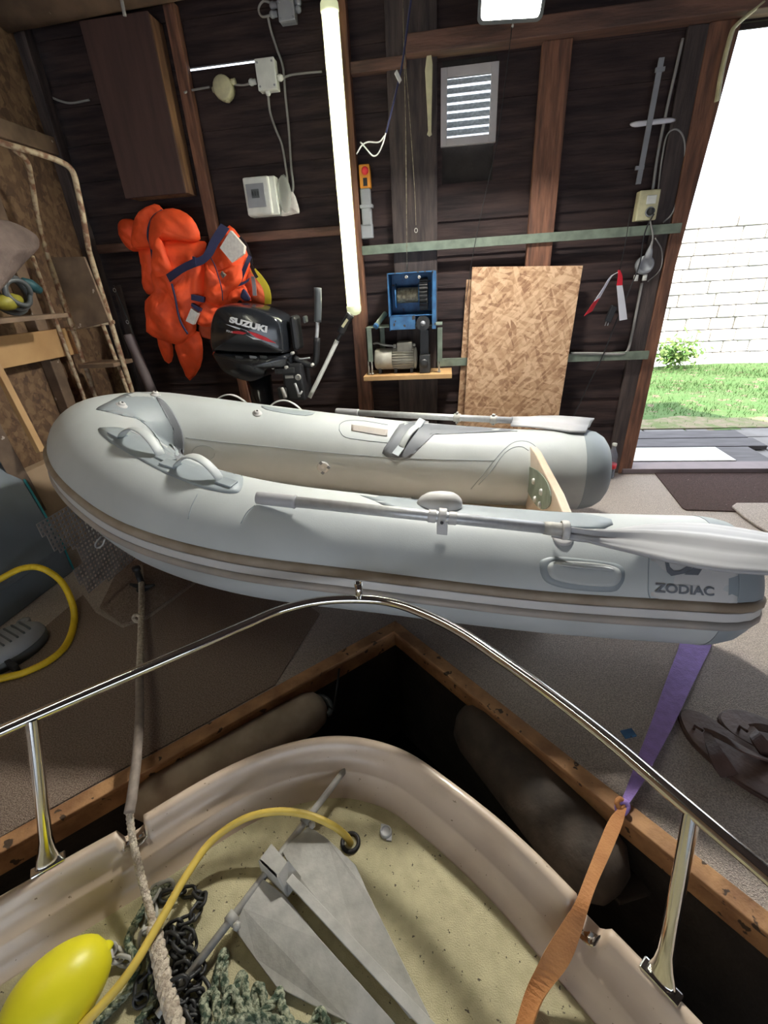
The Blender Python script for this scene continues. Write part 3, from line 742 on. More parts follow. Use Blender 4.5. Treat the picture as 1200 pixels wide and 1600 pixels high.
# continue aft, curving to parallel sides
gp = [gp[0]+Vector((-.10, -.55, 0)), gp[0]+Vector((-.05, -.25, 0))]+gp
gp = gp+[gp[-1]+Vector((.05, -.2, 0)), gp[-1]+Vector((.08, -.5, 0))]
gpath = smooth_open(gp, 8)
BT = thing('motor_boat', (-.28, .1, -.6), 'cream motor boat bow with speckled deck and steel rail moored in the dock', 'boat')
def gframes(path):
    out = []
    for i, p in enumerate(path):
        a = path[max(0, i-2)]; b = path[min(len(path)-1, i+2)]; t = (b-a).normalized(); t.z = 0; t.normalize()
        out.append((p, t, Vector((t.y, -t.x, 0))))   # inward
    return out
GF = gframes(gpath)
NL, NR = G(203, 1293, ZG), G(921, 1432, ZG)
def dip(p):
    h = 0
    for q, w in ((NL, .019), (NR, .022)):
        d = (p-q).length
        if d < w*1.5: h = max(h, .045*min(1, (w*1.5-d)/(w*.25)))
    return h
# dense resample so that the chock notches come out crisp
dens = []
for i in range(len(gpath)-1):
    L = (gpath[i+1]-gpath[i]).length; n = max(1, int(L/.006)); dens += [gpath[i].lerp(gpath[i+1], k/n) for k in range(n)]
dens.append(gpath[-1]); 
def sm(pp, k=6):
    out = []
    for i in range(len(pp)):
        a = pp[max(0, i-k):i+k+1]; out.append(sum(a, Vector())/len(a))
    return out
dens = sm(dens); GD = gframes(dens)
prof = [(-.012, -.30), (-.012, -.03), (-.010, -.006), (-.002, 0), (.010, .001), (.016, -.006), (.024, -.030), (.036, -.062), (.050, -.070), (.054, -.074), (.064, -.110), (.078, -.132), (.092, ZD-ZG-.002)]
rings = []
for p, t, i_ in GD:
    dp = dip(p); rings.append([p+i_*a+Vector((0, 0, min(b, -dp) if b > -.06 else b)) for a, b in prof])
vs, fs = skin(rings, False); mb = MB(); mb.add(vs, fs, True); mb.build('gunwale', M['gel'], BT, merge=False)
inner = [p+i_*.088 for p, t, i_ in GD][::4]
inner = [Vector((p.x, p.y, ZD)) for p in inner]
half = len(inner)//2; k_ = min(half, len(inner)-1-half); vs = []; fs = []
for i in range(k_+1):
    a, b = inner[half-i], inner[min(half+i, len(inner)-1)]
    vs += [a.lerp(b, t/6) for t in range(7)]
for i in range(k_):
    for t in range(6): fs.append((i*7+t, i*7+t+1, (i+1)*7+t+1, (i+1)*7+t))
mb = MB(); mb.add(vs, fs); mb.build('foredeck', M['deck'], BT, merge=False, solid=.006)
rings = []
for p, t, i_ in GF:
    rings.append([p+i_*a+Vector((0, 0, b)) for a, b in ((-.011, -.28), (.0, -.30), (.05, -.55), (.16, -.85), (.30, -1.0))])
vs, fs = skin(rings, False); mb = MB(); mb.add(vs, fs, True); mb.build('hull', M['gel'], BT)
# pulpit rail
ZR = .42
rp = [(-420,1330),(-200,1238),(-60,1172),(0,1143),(100,1099),(200,1056),(300,1013),(380,978),(440,953),(500,939),(560,936),(610,941),(660,958),(720,988),(800,1042),(880,1100),(960,1163),(1040,1232),(1120,1300),(1200,1368),(1330,1485),(1500,1640)]
rpt = smooth_open([G(x, y, ZR-.0) for x, y in rp], 6)
mb = MB(); mb.tube(rpt, .0125, 18); RAIL = mb.build('pulpit_rail', M['chrome'], BT)
c = G(562, 936, ZR); mb = MB(); mb.lathe(c, (0, 0, 1), [(.011, 0), (.011, .055), (.0085, .055), (.0085, .03), (.001, .03)], 20); mb.build('rail_socket', M['chrome'], RAIL)
for tp, bt, hw in (((50,1123), (76,1352), .02), ((1082,1268), (1032,1533), .024), ((-420,1330), (-250,1550), .02)):
    a = G(*tp, ZR); b = G(*bt, ZG); ins = Vector((0, 0, 1)); d = (b-a).normalized()
    fr = min(GD, key=lambda f: (f[0]-b).length); t = fr[1]
    pts = [a+(b-a)*k for k in (0, .3, .6, .8, .88, .94, 1)]; 
    n = 18; rings = []
    for k, pp in enumerate(pts):
        wd = (.0125, .0125, .0125, .0135, .017, .022, .026)[k]; th = (.0125, .0125, .0125, .0125, .011, .009, .008)[k]
        sd = d.cross(t).normalized(); u = sd.cross(d).normalized()
        rings.append([pp+u*math.cos(2*math.pi*i/n)*wd+sd*math.sin(2*math.pi*i/n)*th for i in range(n)])
    vs, fs = skin(rings); mb = MB(); mb.add(vs, fs, True); st = mb.build('stanchion', M['chrome'], RAIL)
    mb = MB(); mb.obox(b+Vector((0, 0, .003)), t*.034, fr[2]*.012, (0, 0, .003)); mb.build('stanchion_foot', M['chrome'], BT, bevel=.003)
# chock liners
for q in (NL, NR):
    fr = min(GD, key=lambda f: (f[0]-q).length); t, i_ = fr[1], fr[2]
    mb = MB(); pts = [q+t*.026*math.cos(a)+i_*.01+Vector((0, 0, -.03+.018*math.sin(a))) for a in [math.pi+math.pi*k/12 for k in range(13)]]
    mb.tube(pts, .004, 8, flat=(.014, .003, i_)); mb.build('chock_liner', M['chrome'], BT)
# hawse pipe and deck fitting
c = G(548, 1318, ZD); mb = MB(); mb.lathe(c+Vector((0, 0, -.004)), (0, 0, 1), [(.026, 0), (.026, .012), (.021, .014), (.016, .011), (.015, .004), (.001, .004)], 24); mb.build('hose_socket', M['black'], BT)
c = G(603, 1302, ZD); mb = MB(); mb.lathe(c, (0, 0, 1), [(.016, 0), (.016, .010), (.013, .013), (.010, .009), (.002, .009)], 20); mb.obox(c+Vector((-.008, .012, .004)), (.007, 0, 0), (0, .007, 0), (0, 0, .003)); mb.obox(c+Vector((.010, -.012, .004)), (.007, 0, 0), (0, .007, 0), (0, 0, .003)); mb.build('deck_filler', M['alu'], BT, bevel=.001)

# ------------------------------------------------------------------ anchor
def DK(x, y, z=0): return G(x, y, ZD+z)
AN = thing('anchor', DK(470, 1400), 'grey galvanised anchor with flat flukes lying on the cream foredeck', 'anchor')
s0, s1 = DK(246, 1588, .035), DK(547, 1192, .065)
mb = MB(); mb.cyl(s0, s1, .0085, 16); mb.build('stock', M['galv'], AN)
ax = (s1-s0).normalized()
def onst(x, y):   # nearest point of the stock to a pixel
    best = min(range(101), key=lambda k: (lambda q: (q[0]-x)**2+(q[1]-y)**2)(proj(s0.lerp(s1, k/100)))); return s0.lerp(s1, best/100)
def proj(P):
    d = P-CAM; z = d.dot(FWD); return (600+FPX*d.dot(RT)/z, 800-FPX*d.dot(UP)/z)
for q in ((487,1287), (365,1437)):
    c = onst(*q); mb = MB(); mb.cyl(c-ax*.010, c+ax*.010, .0135, 16); mb.build('collar', M['galv'], AN)
    mb = MB(); b = c+Vector((.018, -.012, .004)); mb.lathe(b, (.3, -.5, .8), [(.009, 0), (.009, .008), (.006, .012), (.001, .012)], 6); mb.build('bolt', M['galv'], AN)
def plate(name, px, m, par, th=.005):
    pts = [DK(x, y, z) for x, y, z in px]; mb = MB(); mb.prism(pts, (0, 0, th)); return mb.build(name, m, par, bevel=.0012)
plate('fluke', [(483,1292,.055), (512,1312,.050), (556,1353,.045), (576,1398,.04), (612,1470,.03), (672,1590,.012), (640,1592,.010), (560,1490,.025), (470,1390,.04), (452,1352,.05), (440,1330,.055)], M['galv'], AN)
plate('fluke', [(366,1452,.035), (380,1420,.045), (412,1375,.05), (445,1400,.045), (500,1468,.035), (560,1535,.025), (640,1625,.008), (545,1600,.008), (432,1543,.014), (400,1500,.02)], M['galv'], AN)
# shank: a T-section bar from the crown to the ring end
a, b = DK(452, 1372, .07), DK(760, 1700, .02); d = (b-a).normalized(); sd = d.cross(Vector((0, 0, 1))).normalized(); upv = sd.cross(d)
mb = MB(); mb.obox(a.lerp(b, .5)+upv*.0, d*((b-a).length/2), sd*.010, upv*.004); mb.obox(a.lerp(b, .5)-upv*.012-sd*.006, d*((b-a).length/2), sd*.003, upv*.012); mb.build('shank', M['galv'], AN, bevel=.001)
# crown: folded square plate
cc = DK(437, 1362, .06); e1 = (DK(468,1372,.07)-DK(425,1320,.075)); e1.normalize(); e2 = Vector((0,0,1)).cross(e1).normalized()
mb = MB()
pa = [DK(424,1318,.085), DK(404,1345,.085), DK(433,1372,.085), DK(450,1348,.085)]
mb.prism(pa, (0, 0, -.005))
pb = [DK(404,1345,.085), DK(433,1372,.085), DK(449,1403,.045), DK(408,1362,.045)]; mb.prism(pb, (.004, .004, 0))
pc = [DK(450,1348,.085), DK(433,1372,.085), DK(449,1403,.045), DK(470,1374,.06)]; mb.prism(pc, (0, .004, .003))
mb.build('crown', M['galv'], AN, bevel=.001)

# yellow hose over the deck
hz = [(548,1318,.0),(540,1306,.04),(520,1290,.075),(480,1273,.10),(430,1268,.11),(380,1280,.10),(330,1315,.085),(290,1370,.08),(250,1440,.08),(205,1515,.07),(160,1570,.06),(110,1620,.05)]
mb = MB(); mb.tube(smooth_open([DK(*q) for q in hz], 8), .0088, 16); mb.build('deck_hose', M['yhose'], label='pale yellow hose arching over the anchor into the foredeck socket', cat='hose')

# buoy
B0, B1 = DK(30, 1610, .075), DK(135, 1508, .075); axb = (B1-B0).normalized(); L = (B1-B0).length
BU = thing('marker_buoy', B0.lerp(B1, .5)-Vector((0,0,.075)), 'bright yellow oval buoy on the boat deck at the lower left', 'buoy')
mb = MB(); rb = .072; Lb = .092
mb.lathe(B0.lerp(B1, .5), axb, [(rb*math.sqrt(max(0, 1-(t)**2)), t*Lb*(1 if t < 0 else 1.12)) for t in [-1+2*k/24 for k in range(25)]], 36); mb.build('float', M['yellow'], BU)
mb = MB(); e = B0.lerp(B1, .5)+axb*Lb*1.08; tip = DK(158, 1508, .085); mb.tube([e, e.lerp(tip, .5), tip], [.012, .007, .005], 12); mb.build('neck', M['yellow'], BU)

# chain: every link is a child
def chain(name, px, label, r=.0038, ll=.017, lw=.0105, m='iron', zj=.0, seed=1):
    rr = random.Random(seed)
    P = smooth_open([DK(*q) for q in px], 10); T = thing(name, P[0]-Vector((0, 0, P[0].z-ZD)), label, 'chain')
    pitch = ll*1.35*1.0; acc = 0; out = [(P[0], (P[1]-P[0]).normalized())]
    for i in range(1, len(P)):
        acc += (P[i]-P[i-1]).length
        if acc >= pitch: acc = 0; out.append((P[i], (P[min(i+1, len(P)-1)]-P[i-1]).normalized()))
    base = []
    for k in range(20):
        a = 2*math.pi*k/20; x = (ll-lw)*(1 if math.cos(a) > 0 else -1)+lw*math.cos(a); base.append(Vector((x, lw*math.sin(a), 0)))
    mb = MB(); mb.tube(base, r, 8, closed=True); proto = None
    for i, (p, t) in enumerate(out):
        if proto is None:
            proto = mb.build('link', M[m], T); o = proto
        else:
            o = proto.copy(); COL.objects.link(o)
        o.location = p+Vector((rr.uniform(-1, 1), rr.uniform(-1, 1), rr.uniform(-.3, 1)))*zj-WL[T.name]
        q = t.to_track_quat('X', 'Z'); o.rotation_mode = 'QUATERNION'
        from mathutils import Quaternion
        o.rotation_quaternion = q @ Quaternion((1, 0, 0), R(35+(90 if i % 2 else 0)+rr.uniform(-15, 15)))
    return T
chain('anchor_chain', [(262,1402,.012),(300,1392,.012),(316,1405,.02),(305,1430,.03),(285,1440,.03),(262,1455,.02),(290,1462,.04),(300,1480,.02),(272,1490,.02),(290,1510,.04),(262,1520,.02),(300,1530,.02),(318,1550,.02),(290,1560,.03),(270,1545,.03),(255,1570,.02),(300,1575,.02),(320,1590,.02),(285,1600,.03),(240,1590,.02),(262,1610,.03),(300,1620,.03),(280,1575,.04),(250,1545,.04),(285,1535,.05),(310,1510,.03),(285,1480,.045),(258,1470,.04),(225,1560,.015),(222,1530,.015),(240,1505,.02),(235,1480,.02)], 'dark steel anchor chain heaped beside the mooring rope on deck', zj=.003)
chain('anchor_chain', [(248,1390,.012),(262,1384,.014),(240,1400,.012),(236,1430,.012),(228,1455,.012),(222,1480,.012),(205,1500,.012),(190,1500,.014),(172,1485,.014),(152,1492,.02),(140,1512,.02),(150,1535,.014),(135,1560,.012),(120,1580,.012)], 'greyer chain running from the rope heap to the yellow buoy', r=.0042, ll=.019, lw=.012, m='galv', seed=4)
mb = MB(); sp = [DK(158+17*math.cos(a), 1500-22*math.sin(a), .03) for a in [2*math.pi*k/20*.92 for k in range(20)]]; mb.tube(smooth_open(sp, 3), .0055, 12); mb.build('shackle', M['galv'], label='bright metal ring shackle between the buoy and the chain', cat='shackle')

# twisted three-strand rope helper
def twist(path, r, mb=None, turns=40, strands=3):
    mb = mb or MB(); P = path; L = [0]
    for i in range(1, len(P)): L.append(L[-1]+(P[i]-P[i-1]).length)
    for s in range(strands):
        u = None; pts = []
        for i, p in enumerate(P):
            t = (P[min(i+1, len(P)-1)]-P[max(i-1, 0)]).normalized()
            if u is None: u = t.orthogonal().normalized()
            u = (u-t*u.dot(t)).normalized(); w = t.cross(u); a = 2*math.pi*(s/strands+L[i]*turns)
            pts.append(p+(u*math.cos(a)+w*math.sin(a))*r*.5)
        mb.tube(pts, r*.62, 8)
    return mb
def dense(pts, step=.004, n=8):
    P = smooth_open(pts, n); out = []
    for i in range(len(P)-1):
        L = (P[i+1]-P[i]).length; k = max(1, int(L/step)); out += [P[i].lerp(P[i+1], j/k) for j in range(k)]
    return out+[P[-1]]
# heap of speckled braided rope
RH = [
 [(200,1640,.01),(300,1618,.012),(330,1560,.015),(345,1500,.02),(352,1490,.018),(350,1530,.02),(365,1590,.018),(400,1625,.02)],
 [(330,1610,.03),(360,1580,.035),(372,1535,.03),(380,1525,.025),(385,1560,.035),(400,1600,.03),(440,1620,.03)],
 [(390,1605,.03),(410,1585,.04),(432,1560,.03),(438,1550,.02),(440,1570,.03),(455,1600,.03),(470,1612,.03)],
 [(300,1622,.03),(350,1600,.05),(400,1590,.05),(450,1600,.04),(500,1615,.03),(540,1605,.02)],
 [(420,1620,.02),(402,1575,.03),(398,1548,.03),(408,1545,.035),(418,1590,.03),(430,1625,.02)],
 [(355,1620,.03),(352,1570,.045),(362,1548,.045),(378,1580,.04),(392,1618,.03)],
 [(310,1630,.03),(322,1590,.045),(318,1565,.04),(335,1552,.035),(342,1590,.045),(360,1630,.03)],
 [(215,1620,.01),(250,1590,.02),(262,1612,.02),(290,1600,.03),(300,1640,.02)],
 [(150,1600,.01),(180,1570,.015),(205,1540,.02),(215,1500,.02),(200,1470,.015),(225,1420,.015),(246,1388,.015),(265,1380,.012)],
 [(480,1620,.02),(492,1595,.02),(500,1580,.02),(510,1600,.02),(520,1625,.02)],
 [(215,1600,.02),(240,1560,.02),(236,1500,.02),(262,1460,.012),(300,1450,.01)]]
mb = MB()
for pl in RH: twist(dense([DK(*q) for q in pl], .006), .0085, mb, turns=22)
mb.build('rope_heap', M['rope_m'], label='heap of speckled green and grey braided rope under the anchor', cat='rope')

# mooring rope from the bollard over the chock to the deck
a0 = G(221, 918, .02); a1 = NL+Vector((0, 0, .0))
T = thing('mooring_rope', a0, 'fawn mooring rope running from the floor bollard over the bow onto the deck', 'rope')
pa = [G(219, 885, .04), G(221, 918, .045), G(221, 960, .05), G(220, 1010, .07), G(218, 1060, .085)]
mb = twist(dense(pa, .005), .0115, turns=24); mb.build('rope_strand', M['rope'], T)
mb = MB(); c = G(214, 966, .05); mb.tube(smooth_closed([c+Vector((.016*math.cos(a), .004*math.sin(a), .014*math.sin(a))) for a in [k*1.05 for k in range(6)]], 3), .007, 10, closed=True); mb.build('knot', M['rope'], T)
pb = [G(218, 1055, .085), G(218, 1120, .09), G(214, 1180, .09), G(207, 1240, .085), G(202, 1270, .075)]
mb = MB(); mb.tube(smooth_open(pb, 8), .0125, 16); mb.build('chafe_sleeve', M['rope_s'], T, label='brown smooth chafe sleeve over the rope')
pc_ = [G(202, 1262, .075), G(204, 1288, .045), DK(210, 1325, .10), DK(222, 1375, .08), DK(235, 1425, .06), DK(242, 1460, .05)]
mb = twist(dense(pc_, .004), .0085, turns=30); mb.build('rope_strand', M['rope'], T)
mb = twist(dense([DK(240, 1450, .05), DK(248, 1490, .05), DK(258, 1540, .05), DK(272, 1590, .05), DK(285, 1650, .05)], .004), .0155, turns=18); mb.build('rope_strand', M['rope'], T)

# orange sling over the bow and the purple sling on the floor
def band(pts, wid, m, name, parent=None, th=.0018, **kw):   # pts: (point, half-width vector)
    rings = []
    C_ = smooth_open([p for p, w in pts], 6); Wv = smooth_open([w for p, w in pts], 6)
    for i, (c, w) in enumerate(zip(C_, Wv)):
        t = (C_[min(i+1, len(C_)-1)]-C_[max(0, i-1)]).normalized(); n = t.cross(w).normalized()*th
        rings.append([c-w+n, c+w+n, c+w-n, c-w-n])
    vs, fs = skin(rings); b = MB(); b.add(vs, fs, False); k = len(vs); b.f += [[0, 1, 2, 3][::-1], [k-4, k-3, k-2, k-1]]; b.sm += [False, False]
    return b.build(name, m, parent, merge=False, **kw)
KN = G(972, 1262, .03)
def pw(x, y, z, hx, hy, zz=None): return (G(x, y, z), (G(x+hx, y+hy, z)-G(x, y, z))+Vector((0, 0, zz or 0)))
PSL = thing('lifting_sling', G(1040, 1100), 'purple webbing sling running from under the dinghy to the dock edge', 'strap')
band([(G(1150, 940, .006), G(1176, 944, .006)-G(1150, 940, .006)), pw(1098, 985, .006, 26, 3), pw(1082, 1020, .006, 24, 2), pw(1060, 1070, .012, 21, 3), pw(1035, 1130, .02, 17, 4), pw(1010, 1185, .03, 13, 4), pw(992, 1225, .034, 10, 3), pw(976, 1255, .032, 6, 2)], 0, M['purple'], 'webbing', PSL)
mb = MB(); mb.tube(smooth_closed([KN+Vector(q) for q in ((.012, 0, .004), (.006, .008, .012), (-.008, .004, .008), (-.012, -.006, 0), (0, -.01, -.004))], 4), .007, 10, closed=True); mb.build('knot', M['purple'], PSL)
mb = MB(); c0 = G(982, 1146, .012); mb.obox(c0, (.016, .004, .002), (-.003, .012, 0), (0, 0, .002)); mb.build('tag', M['blue'], PSL, label='small blue tag beside the webbing')
OSL = thing('lifting_sling', G(905, 1420, ZG), 'orange webbing sling knotted at the dock edge and led onto the boat', 'strap')
band([pw(974, 1262, .036, 5, 1), pw(962, 1285, .045, 10, 5), pw(945, 1325, .055, 10, 7), pw(925, 1372, .06, 9, 7), pw(910, 1412, .062, 10, 6, .004), (DK(893, 1450, .115), DK(908, 1458, .115)-DK(893, 1450, .115)), (DK(868, 1500, .075), DK(888, 1508, .075)-DK(868, 1500, .075)), (DK(835, 1555, .03), DK(848, 1563, .04)-DK(835, 1555, .03)), (DK(812, 1625, .03), DK(824, 1628, .045)-DK(812, 1625, .03))], 0, M['owebb'], 'webbing', OSL)
mb = MB(); mb.tube(smooth_closed([KN+Vector(q)+Vector((-.004, .002, .008)) for q in ((.008, .004, 0), (0, .008, .01), (-.010, 0, .008), (-.004, -.008, -.002))], 4), .006, 10, closed=True); mb.build('knot', M['owebb'], OSL)

# ------------------------------------------------------------------ fenders in the dock
a, b = G(340, 1190, -.09), G(500, 1104, -.09)
FN = thing('fender', a.lerp(b, .5), 'dirty cream cylinder fender hanging between the bow and the left dock edge', 'fender')
axf = (b-a).normalized(); L = (b-a).length
mb = MB(); mb.lathe(a-axf*.25, axf, [(.02, 0), (.055, .03), (.068, .07), (.068, L+.21), (.055, L+.245), (.03, L+.265), (.001, L+.268)], 30); mb.build('fender_body', M['fender'], FN)
mb = MB(); mb.tube([b+axf*(.005)+Vector((0, 0, .0))+(axf*.03*math.sin(t)+axf.cross(Vector((0, 0, 1)))*.045*math.cos(t)) for t in [k*math.pi/8 for k in range(9)]], .009, 10); mb.build('fender_eye', M['dgrey_pl'], FN)
mb = MB(); mb.tube([b+axf*.02, G(522, 1110, -.06), G(530, 1045, -.01)], .004, 8); mb.build('fender_line', M['black'], FN)
a, b = G(735, 1120, -.13), G(925, 1345, -.13); axf = (b-a).normalized(); L = (b-a).length
mb = MB(); mb.lathe(a-axf*.03, axf, [(.01, 0), (.05, .015), (.085, .05), (.098, .1), (.098, L), (.09, L+.06), (.05, L+.10), (.001, L+.11)], 34); mb.build('tyre_fender', M['rubberfend'], label='big weathered black rubber fender along the right dock edge', cat='fender')
c = G(955, 1370, -.16); mb = MB(); mb.prism([c+Vector(q) for q in ((-.05, .02, 0), (.03, .05, 0), (.085, -.03, 0), (.0, -.06, 0))], (0, 0, .012)); mb.build('fender_bracket', M['dark'], bevel=.004, label='dark metal bracket plate below the dock edge next to the black fender', cat='bracket')
# ================================================================== LAMPS
def clearmat(name, amt=.12, col=(.95,.97,.85)):
    m, nt, b = newmat(name); N = nt.nodes; L = nt.links
    b.inputs['Base Color'].default_value = (*col, 1); b.inputs['Roughness'].default_value = .12
    tr = N.new('ShaderNodeBsdfTransparent'); mx = N.new('ShaderNodeMixShader'); mx.inputs[0].default_value = amt
    L.new(tr.outputs[0], mx.inputs[1]); L.new(b.outputs[0], mx.inputs[2]); L.new(mx.outputs[0], N['Material Output'].inputs[0])
    return m
M['clear'] = clearmat('clear_cover'); M['bag'] = clearmat('clear_bag', .35, (.7, .72, .65)); M['pet'] = clearmat('clear_bottle', .3, (.35, .4, .5))
a, b = W(515, 14, .125), W(553, 481, .125)
a = Vector((-.50, a.y, a.z)); b = Vector((-.50+(b.x-W(515,14,.125).x)*.6, b.y, b.z))
a.x = W(515, 14, .125).x; b.x = W(553, 481, .125).x
T = thing('tube_light', a.lerp(b, .5), 'long lit fluorescent tube light standing upright on the wall post', 'light')
ax = (b-a).normalized(); L = (b-a).length; yv = Vector((0, 1, 0)); xv = ax.cross(yv).normalized()
def shell(a0, a1, r, th, m, nm, e=.0):
    rings = []
    for p in (a, b):
        rings.append([p+xv*r*math.cos(R(t))+yv*(r*math.sin(R(t))) for t in range(a0, a1+1, 12)]+[p+xv*(r-th)*math.cos(R(t))+yv*((r-th)*math.sin(R(t))) for t in range(a1, a0-1, -12)])
    vs, fs = skin(rings); q = MB(); q.add(vs, fs, True); n = len(rings[0]); q.f += [list(range(n))[::-1], [n+i for i in range(n)]]; q.sm += [False]*2
    return q.build(nm, M[m], T, merge=False)
shell(0, 180, .040, .004, 'diff', 'housing'); 
mb = MB(); mb.cyl(a+ax*.02, b-ax*.02, .016, 20); mb.build('lamp_tube', M['tubelamp'], T)
shell(180, 360, .040, .002, 'clear', 'cover')
for p, s in ((a, -1), (b, 1)):
    mb = MB(); mb.lathe(p-ax*s*.012, ax*s, [(.041, 0), (.043, .006), (.041, .03), (.032, .045), (.012, .052), (.001, .053)], 24); mb.build('end_cap', M['diff'], T)
mb = MB(); mb.box((a.x-.012, WY-.09, a.z-.2), (a.x+.012, WY-.055, a.z-.24)); mb.box((b.x-.012, WY-.09, b.z+.2), (b.x+.012, WY-.055, b.z+.24)); mb.build('mounting_clip', M['galv'], T)

# floodlight hung at the top beam, aimed down into the room
FC = W(801, -14, .56); n = Vector((-.10, -.62, -.78)).normalized(); u = Vector((1, 0, .0)); u = (u-n*u.dot(n)).normalized(); v = n.cross(u)
T = thing('floodlight', FC, 'lit white floodlight in a dark frame above the ventilation grille', 'light')
def rrect(c, hx, hy, r, k=5):
    out = []
    for cx_, cy_, a0 in ((hx-r, hy-r, 0), (-hx+r, hy-r, 90), (-hx+r, -hy+r, 180), (hx-r, -hy+r, 270)):
        for i in range(k+1):
            t = R(a0+90*i/k); out.append(c+u*(cx_+r*math.cos(t))+v*(cy_+r*math.sin(t)))
    return out
O = rrect(FC, .122, .088, .022); I = rrect(FC, .108, .074, .014)
vs = O+I+[p+n*.012 for p in O]+[p+n*.012 for p in I]; N_ = len(O); fs = []
for i in range(N_):
    j = (i+1) % N_; fs += [(2*N_+i, 2*N_+j, 3*N_+j, 3*N_+i), (i, j, 2*N_+j, 2*N_+i), (3*N_+i, 3*N_+j, N_+j, N_+i)]
mb = MB(); mb.add(vs, fs); mb.prism(O, -n*.05); mb.build('lamp_frame', M['dgrey_pl'], T, merge=False)
mb = MB(); mb.prism([p+n*.002 for p in I], n*.004); mb.build('lamp_glass', M['flood'], T)
mb = MB(); mb.tube([FC-n*.03-u*.13, FC-n*.03-u*.13+Vector((0, .03, .12)), FC-n*.03+u*.13+Vector((0, .03, .12)), FC-n*.03+u*.13], .006, 8, smooth=False, flat=(.012, .003)); mb.cyl(FC-n*.03+Vector((0, .03, .12)), (FC.x, FC.y, 2.72), .010, 10); mb.build('mounting_bracket', M['galv'], T)

# unseen fitting added to lift the left floor; a second foredeck shadow suggests it
T = thing('unseen_ceiling_light', (-1.45, .55, 2.54), 'unseen fluorescent batten light under the roof, added to brighten the left floor', 'light')
mb = MB(); mb.box((-1.49, -.05, 2.60), (-1.41, 1.20, 2.64)); mb.box((-1.455, .2, 2.64), (-1.445, .21, 2.72)); mb.box((-1.455, .9, 2.64), (-1.445, .91, 2.72)); mb.build('batten', M['white_pl'], T, bevel=.003)
mb = MB(); mb.cyl((-1.45, -.03, 2.565), (-1.45, 1.18, 2.565), .013, 16); mb.build('lamp_tube', M['tubelamp'], T)
mb = MB(); mb.box((-1.47, -.05, 2.545), (-1.43, -.03, 2.60)); mb.box((-1.47, 1.18, 2.545), (-1.43, 1.20, 2.60)); mb.build('lamp_holder', M['white_pl'], T)

# ================================================================== ON THE BACK WALL
# cabinet
zb = 1.70; c0 = at(190, 308, 2, zb); c1 = at(292, 301, 2, zb); yf = (c0.y+c1.y)/2
cx0, cx1 = c0.x+.01, c1.x
ztop = at(232, 16, 1, yf).z
CT = thing('wall_cabinet', ((cx0+cx1)/2, (yf+WY)/2, zb), 'plain dark brown wooden cabinet hung high on the wall beside the post', 'cabinet')
mb = MB(); mb.box((cx0, yf+.016, zb), (cx1, WY, ztop)); mb.build('cabinet_body', M['cab_side'], CT, bevel=.002)
mb = MB(); mb.box((cx0-.003, yf, zb-.004), (cx1+.003, yf+.0155, ztop)); mb.build('door', M['cab'], CT, bevel=.002)
# junction boxes
def jbox(nm, px0, px1, m, label, depth=.055, d0=.02, lid=True, glands=()):
    A = W(px0[0], px0[1], d0+depth); B = W(px1[0], px1[1], d0+depth); c = (A+B)/2
    T = thing(nm, (c.x, WY-d0, min(A.z, B.z)), label, 'junction box')
    mb = MB(); mb.box((A.x, WY-d0, A.z), (B.x, WY-d0-depth*.7, B.z)); mb.build('box', M[m], T, bevel=.004)
    mb = MB(); mb.box((A.x-.001, WY-d0-depth*.7-.0008, A.z+.001), (B.x+.001, WY-d0-depth, B.z-.001)); l = mb.build('lid', M[m], T, bevel=.004)
    for sx in (.12, .88):
        for sz in (.12, .88):
            p = Vector((A.x+(B.x-A.x)*sx, WY-d0-depth-.0005, B.z+(A.z-B.z)*sz)); q = MB(); q.lathe(p+Vector((0, .001, 0)), (0, -1, 0), [(.0045, 0), (.0045, .002), (.001, .002)], 10); q.build('lid_screw', M['grey_pl'], l)
    for (gx, gy, dx, dz_) in glands:
        p = W(gx, gy, d0+.028); q = MB(); q.lathe(p, (dx, 0, dz_), [(.012, -.01), (.012, .006), (.0145, .007), (.0145, .018), (.009, .026), (.006, .027)], 16); q.build('cable_gland', M[m], T)
    return T
jbox('junction_box', (397, 92), (433, 138), 'white_pl', 'square white junction box to the left of the tube light', glands=((397,128,-1,0), (434,122,1,0), (418,139,0,-1)))
jbox('junction_box', (432, 0), (461, 30), 'grey_pl', 'grey junction box at the very top left of the tube light', glands=((430,8,-1,0), (430,22,-1,0), (462,4,1,0), (462,15,1,0)))
c = W(347, 136, .05)
T = thing('junction_box', c, 'round pale yellow junction box on the boards left of the white one', 'junction box')
mb = MB(); mb.lathe(c+Vector((0, .045, 0)), (0, -1, 0), [(.050, 0), (.052, .03), (.050, .045), (.046, .048), (.04, .05), (.001, .05)], 20); mb.build('box', M['cream_pl'], T)
mb = MB(); mb.cyl(c+Vector((.04, .02, .02)), c+Vector((.068, .02, .022)), .013, 14); mb.cyl(c+Vector((-.04, .02, 0)), c+Vector((-.06, .02, 0)), .012, 14); mb.cyl(c+Vector((.01, .02, -.04)), c+Vector((.01, .02, -.055)), .012, 14); mb.build('knockout', M['cream_pl'], T)
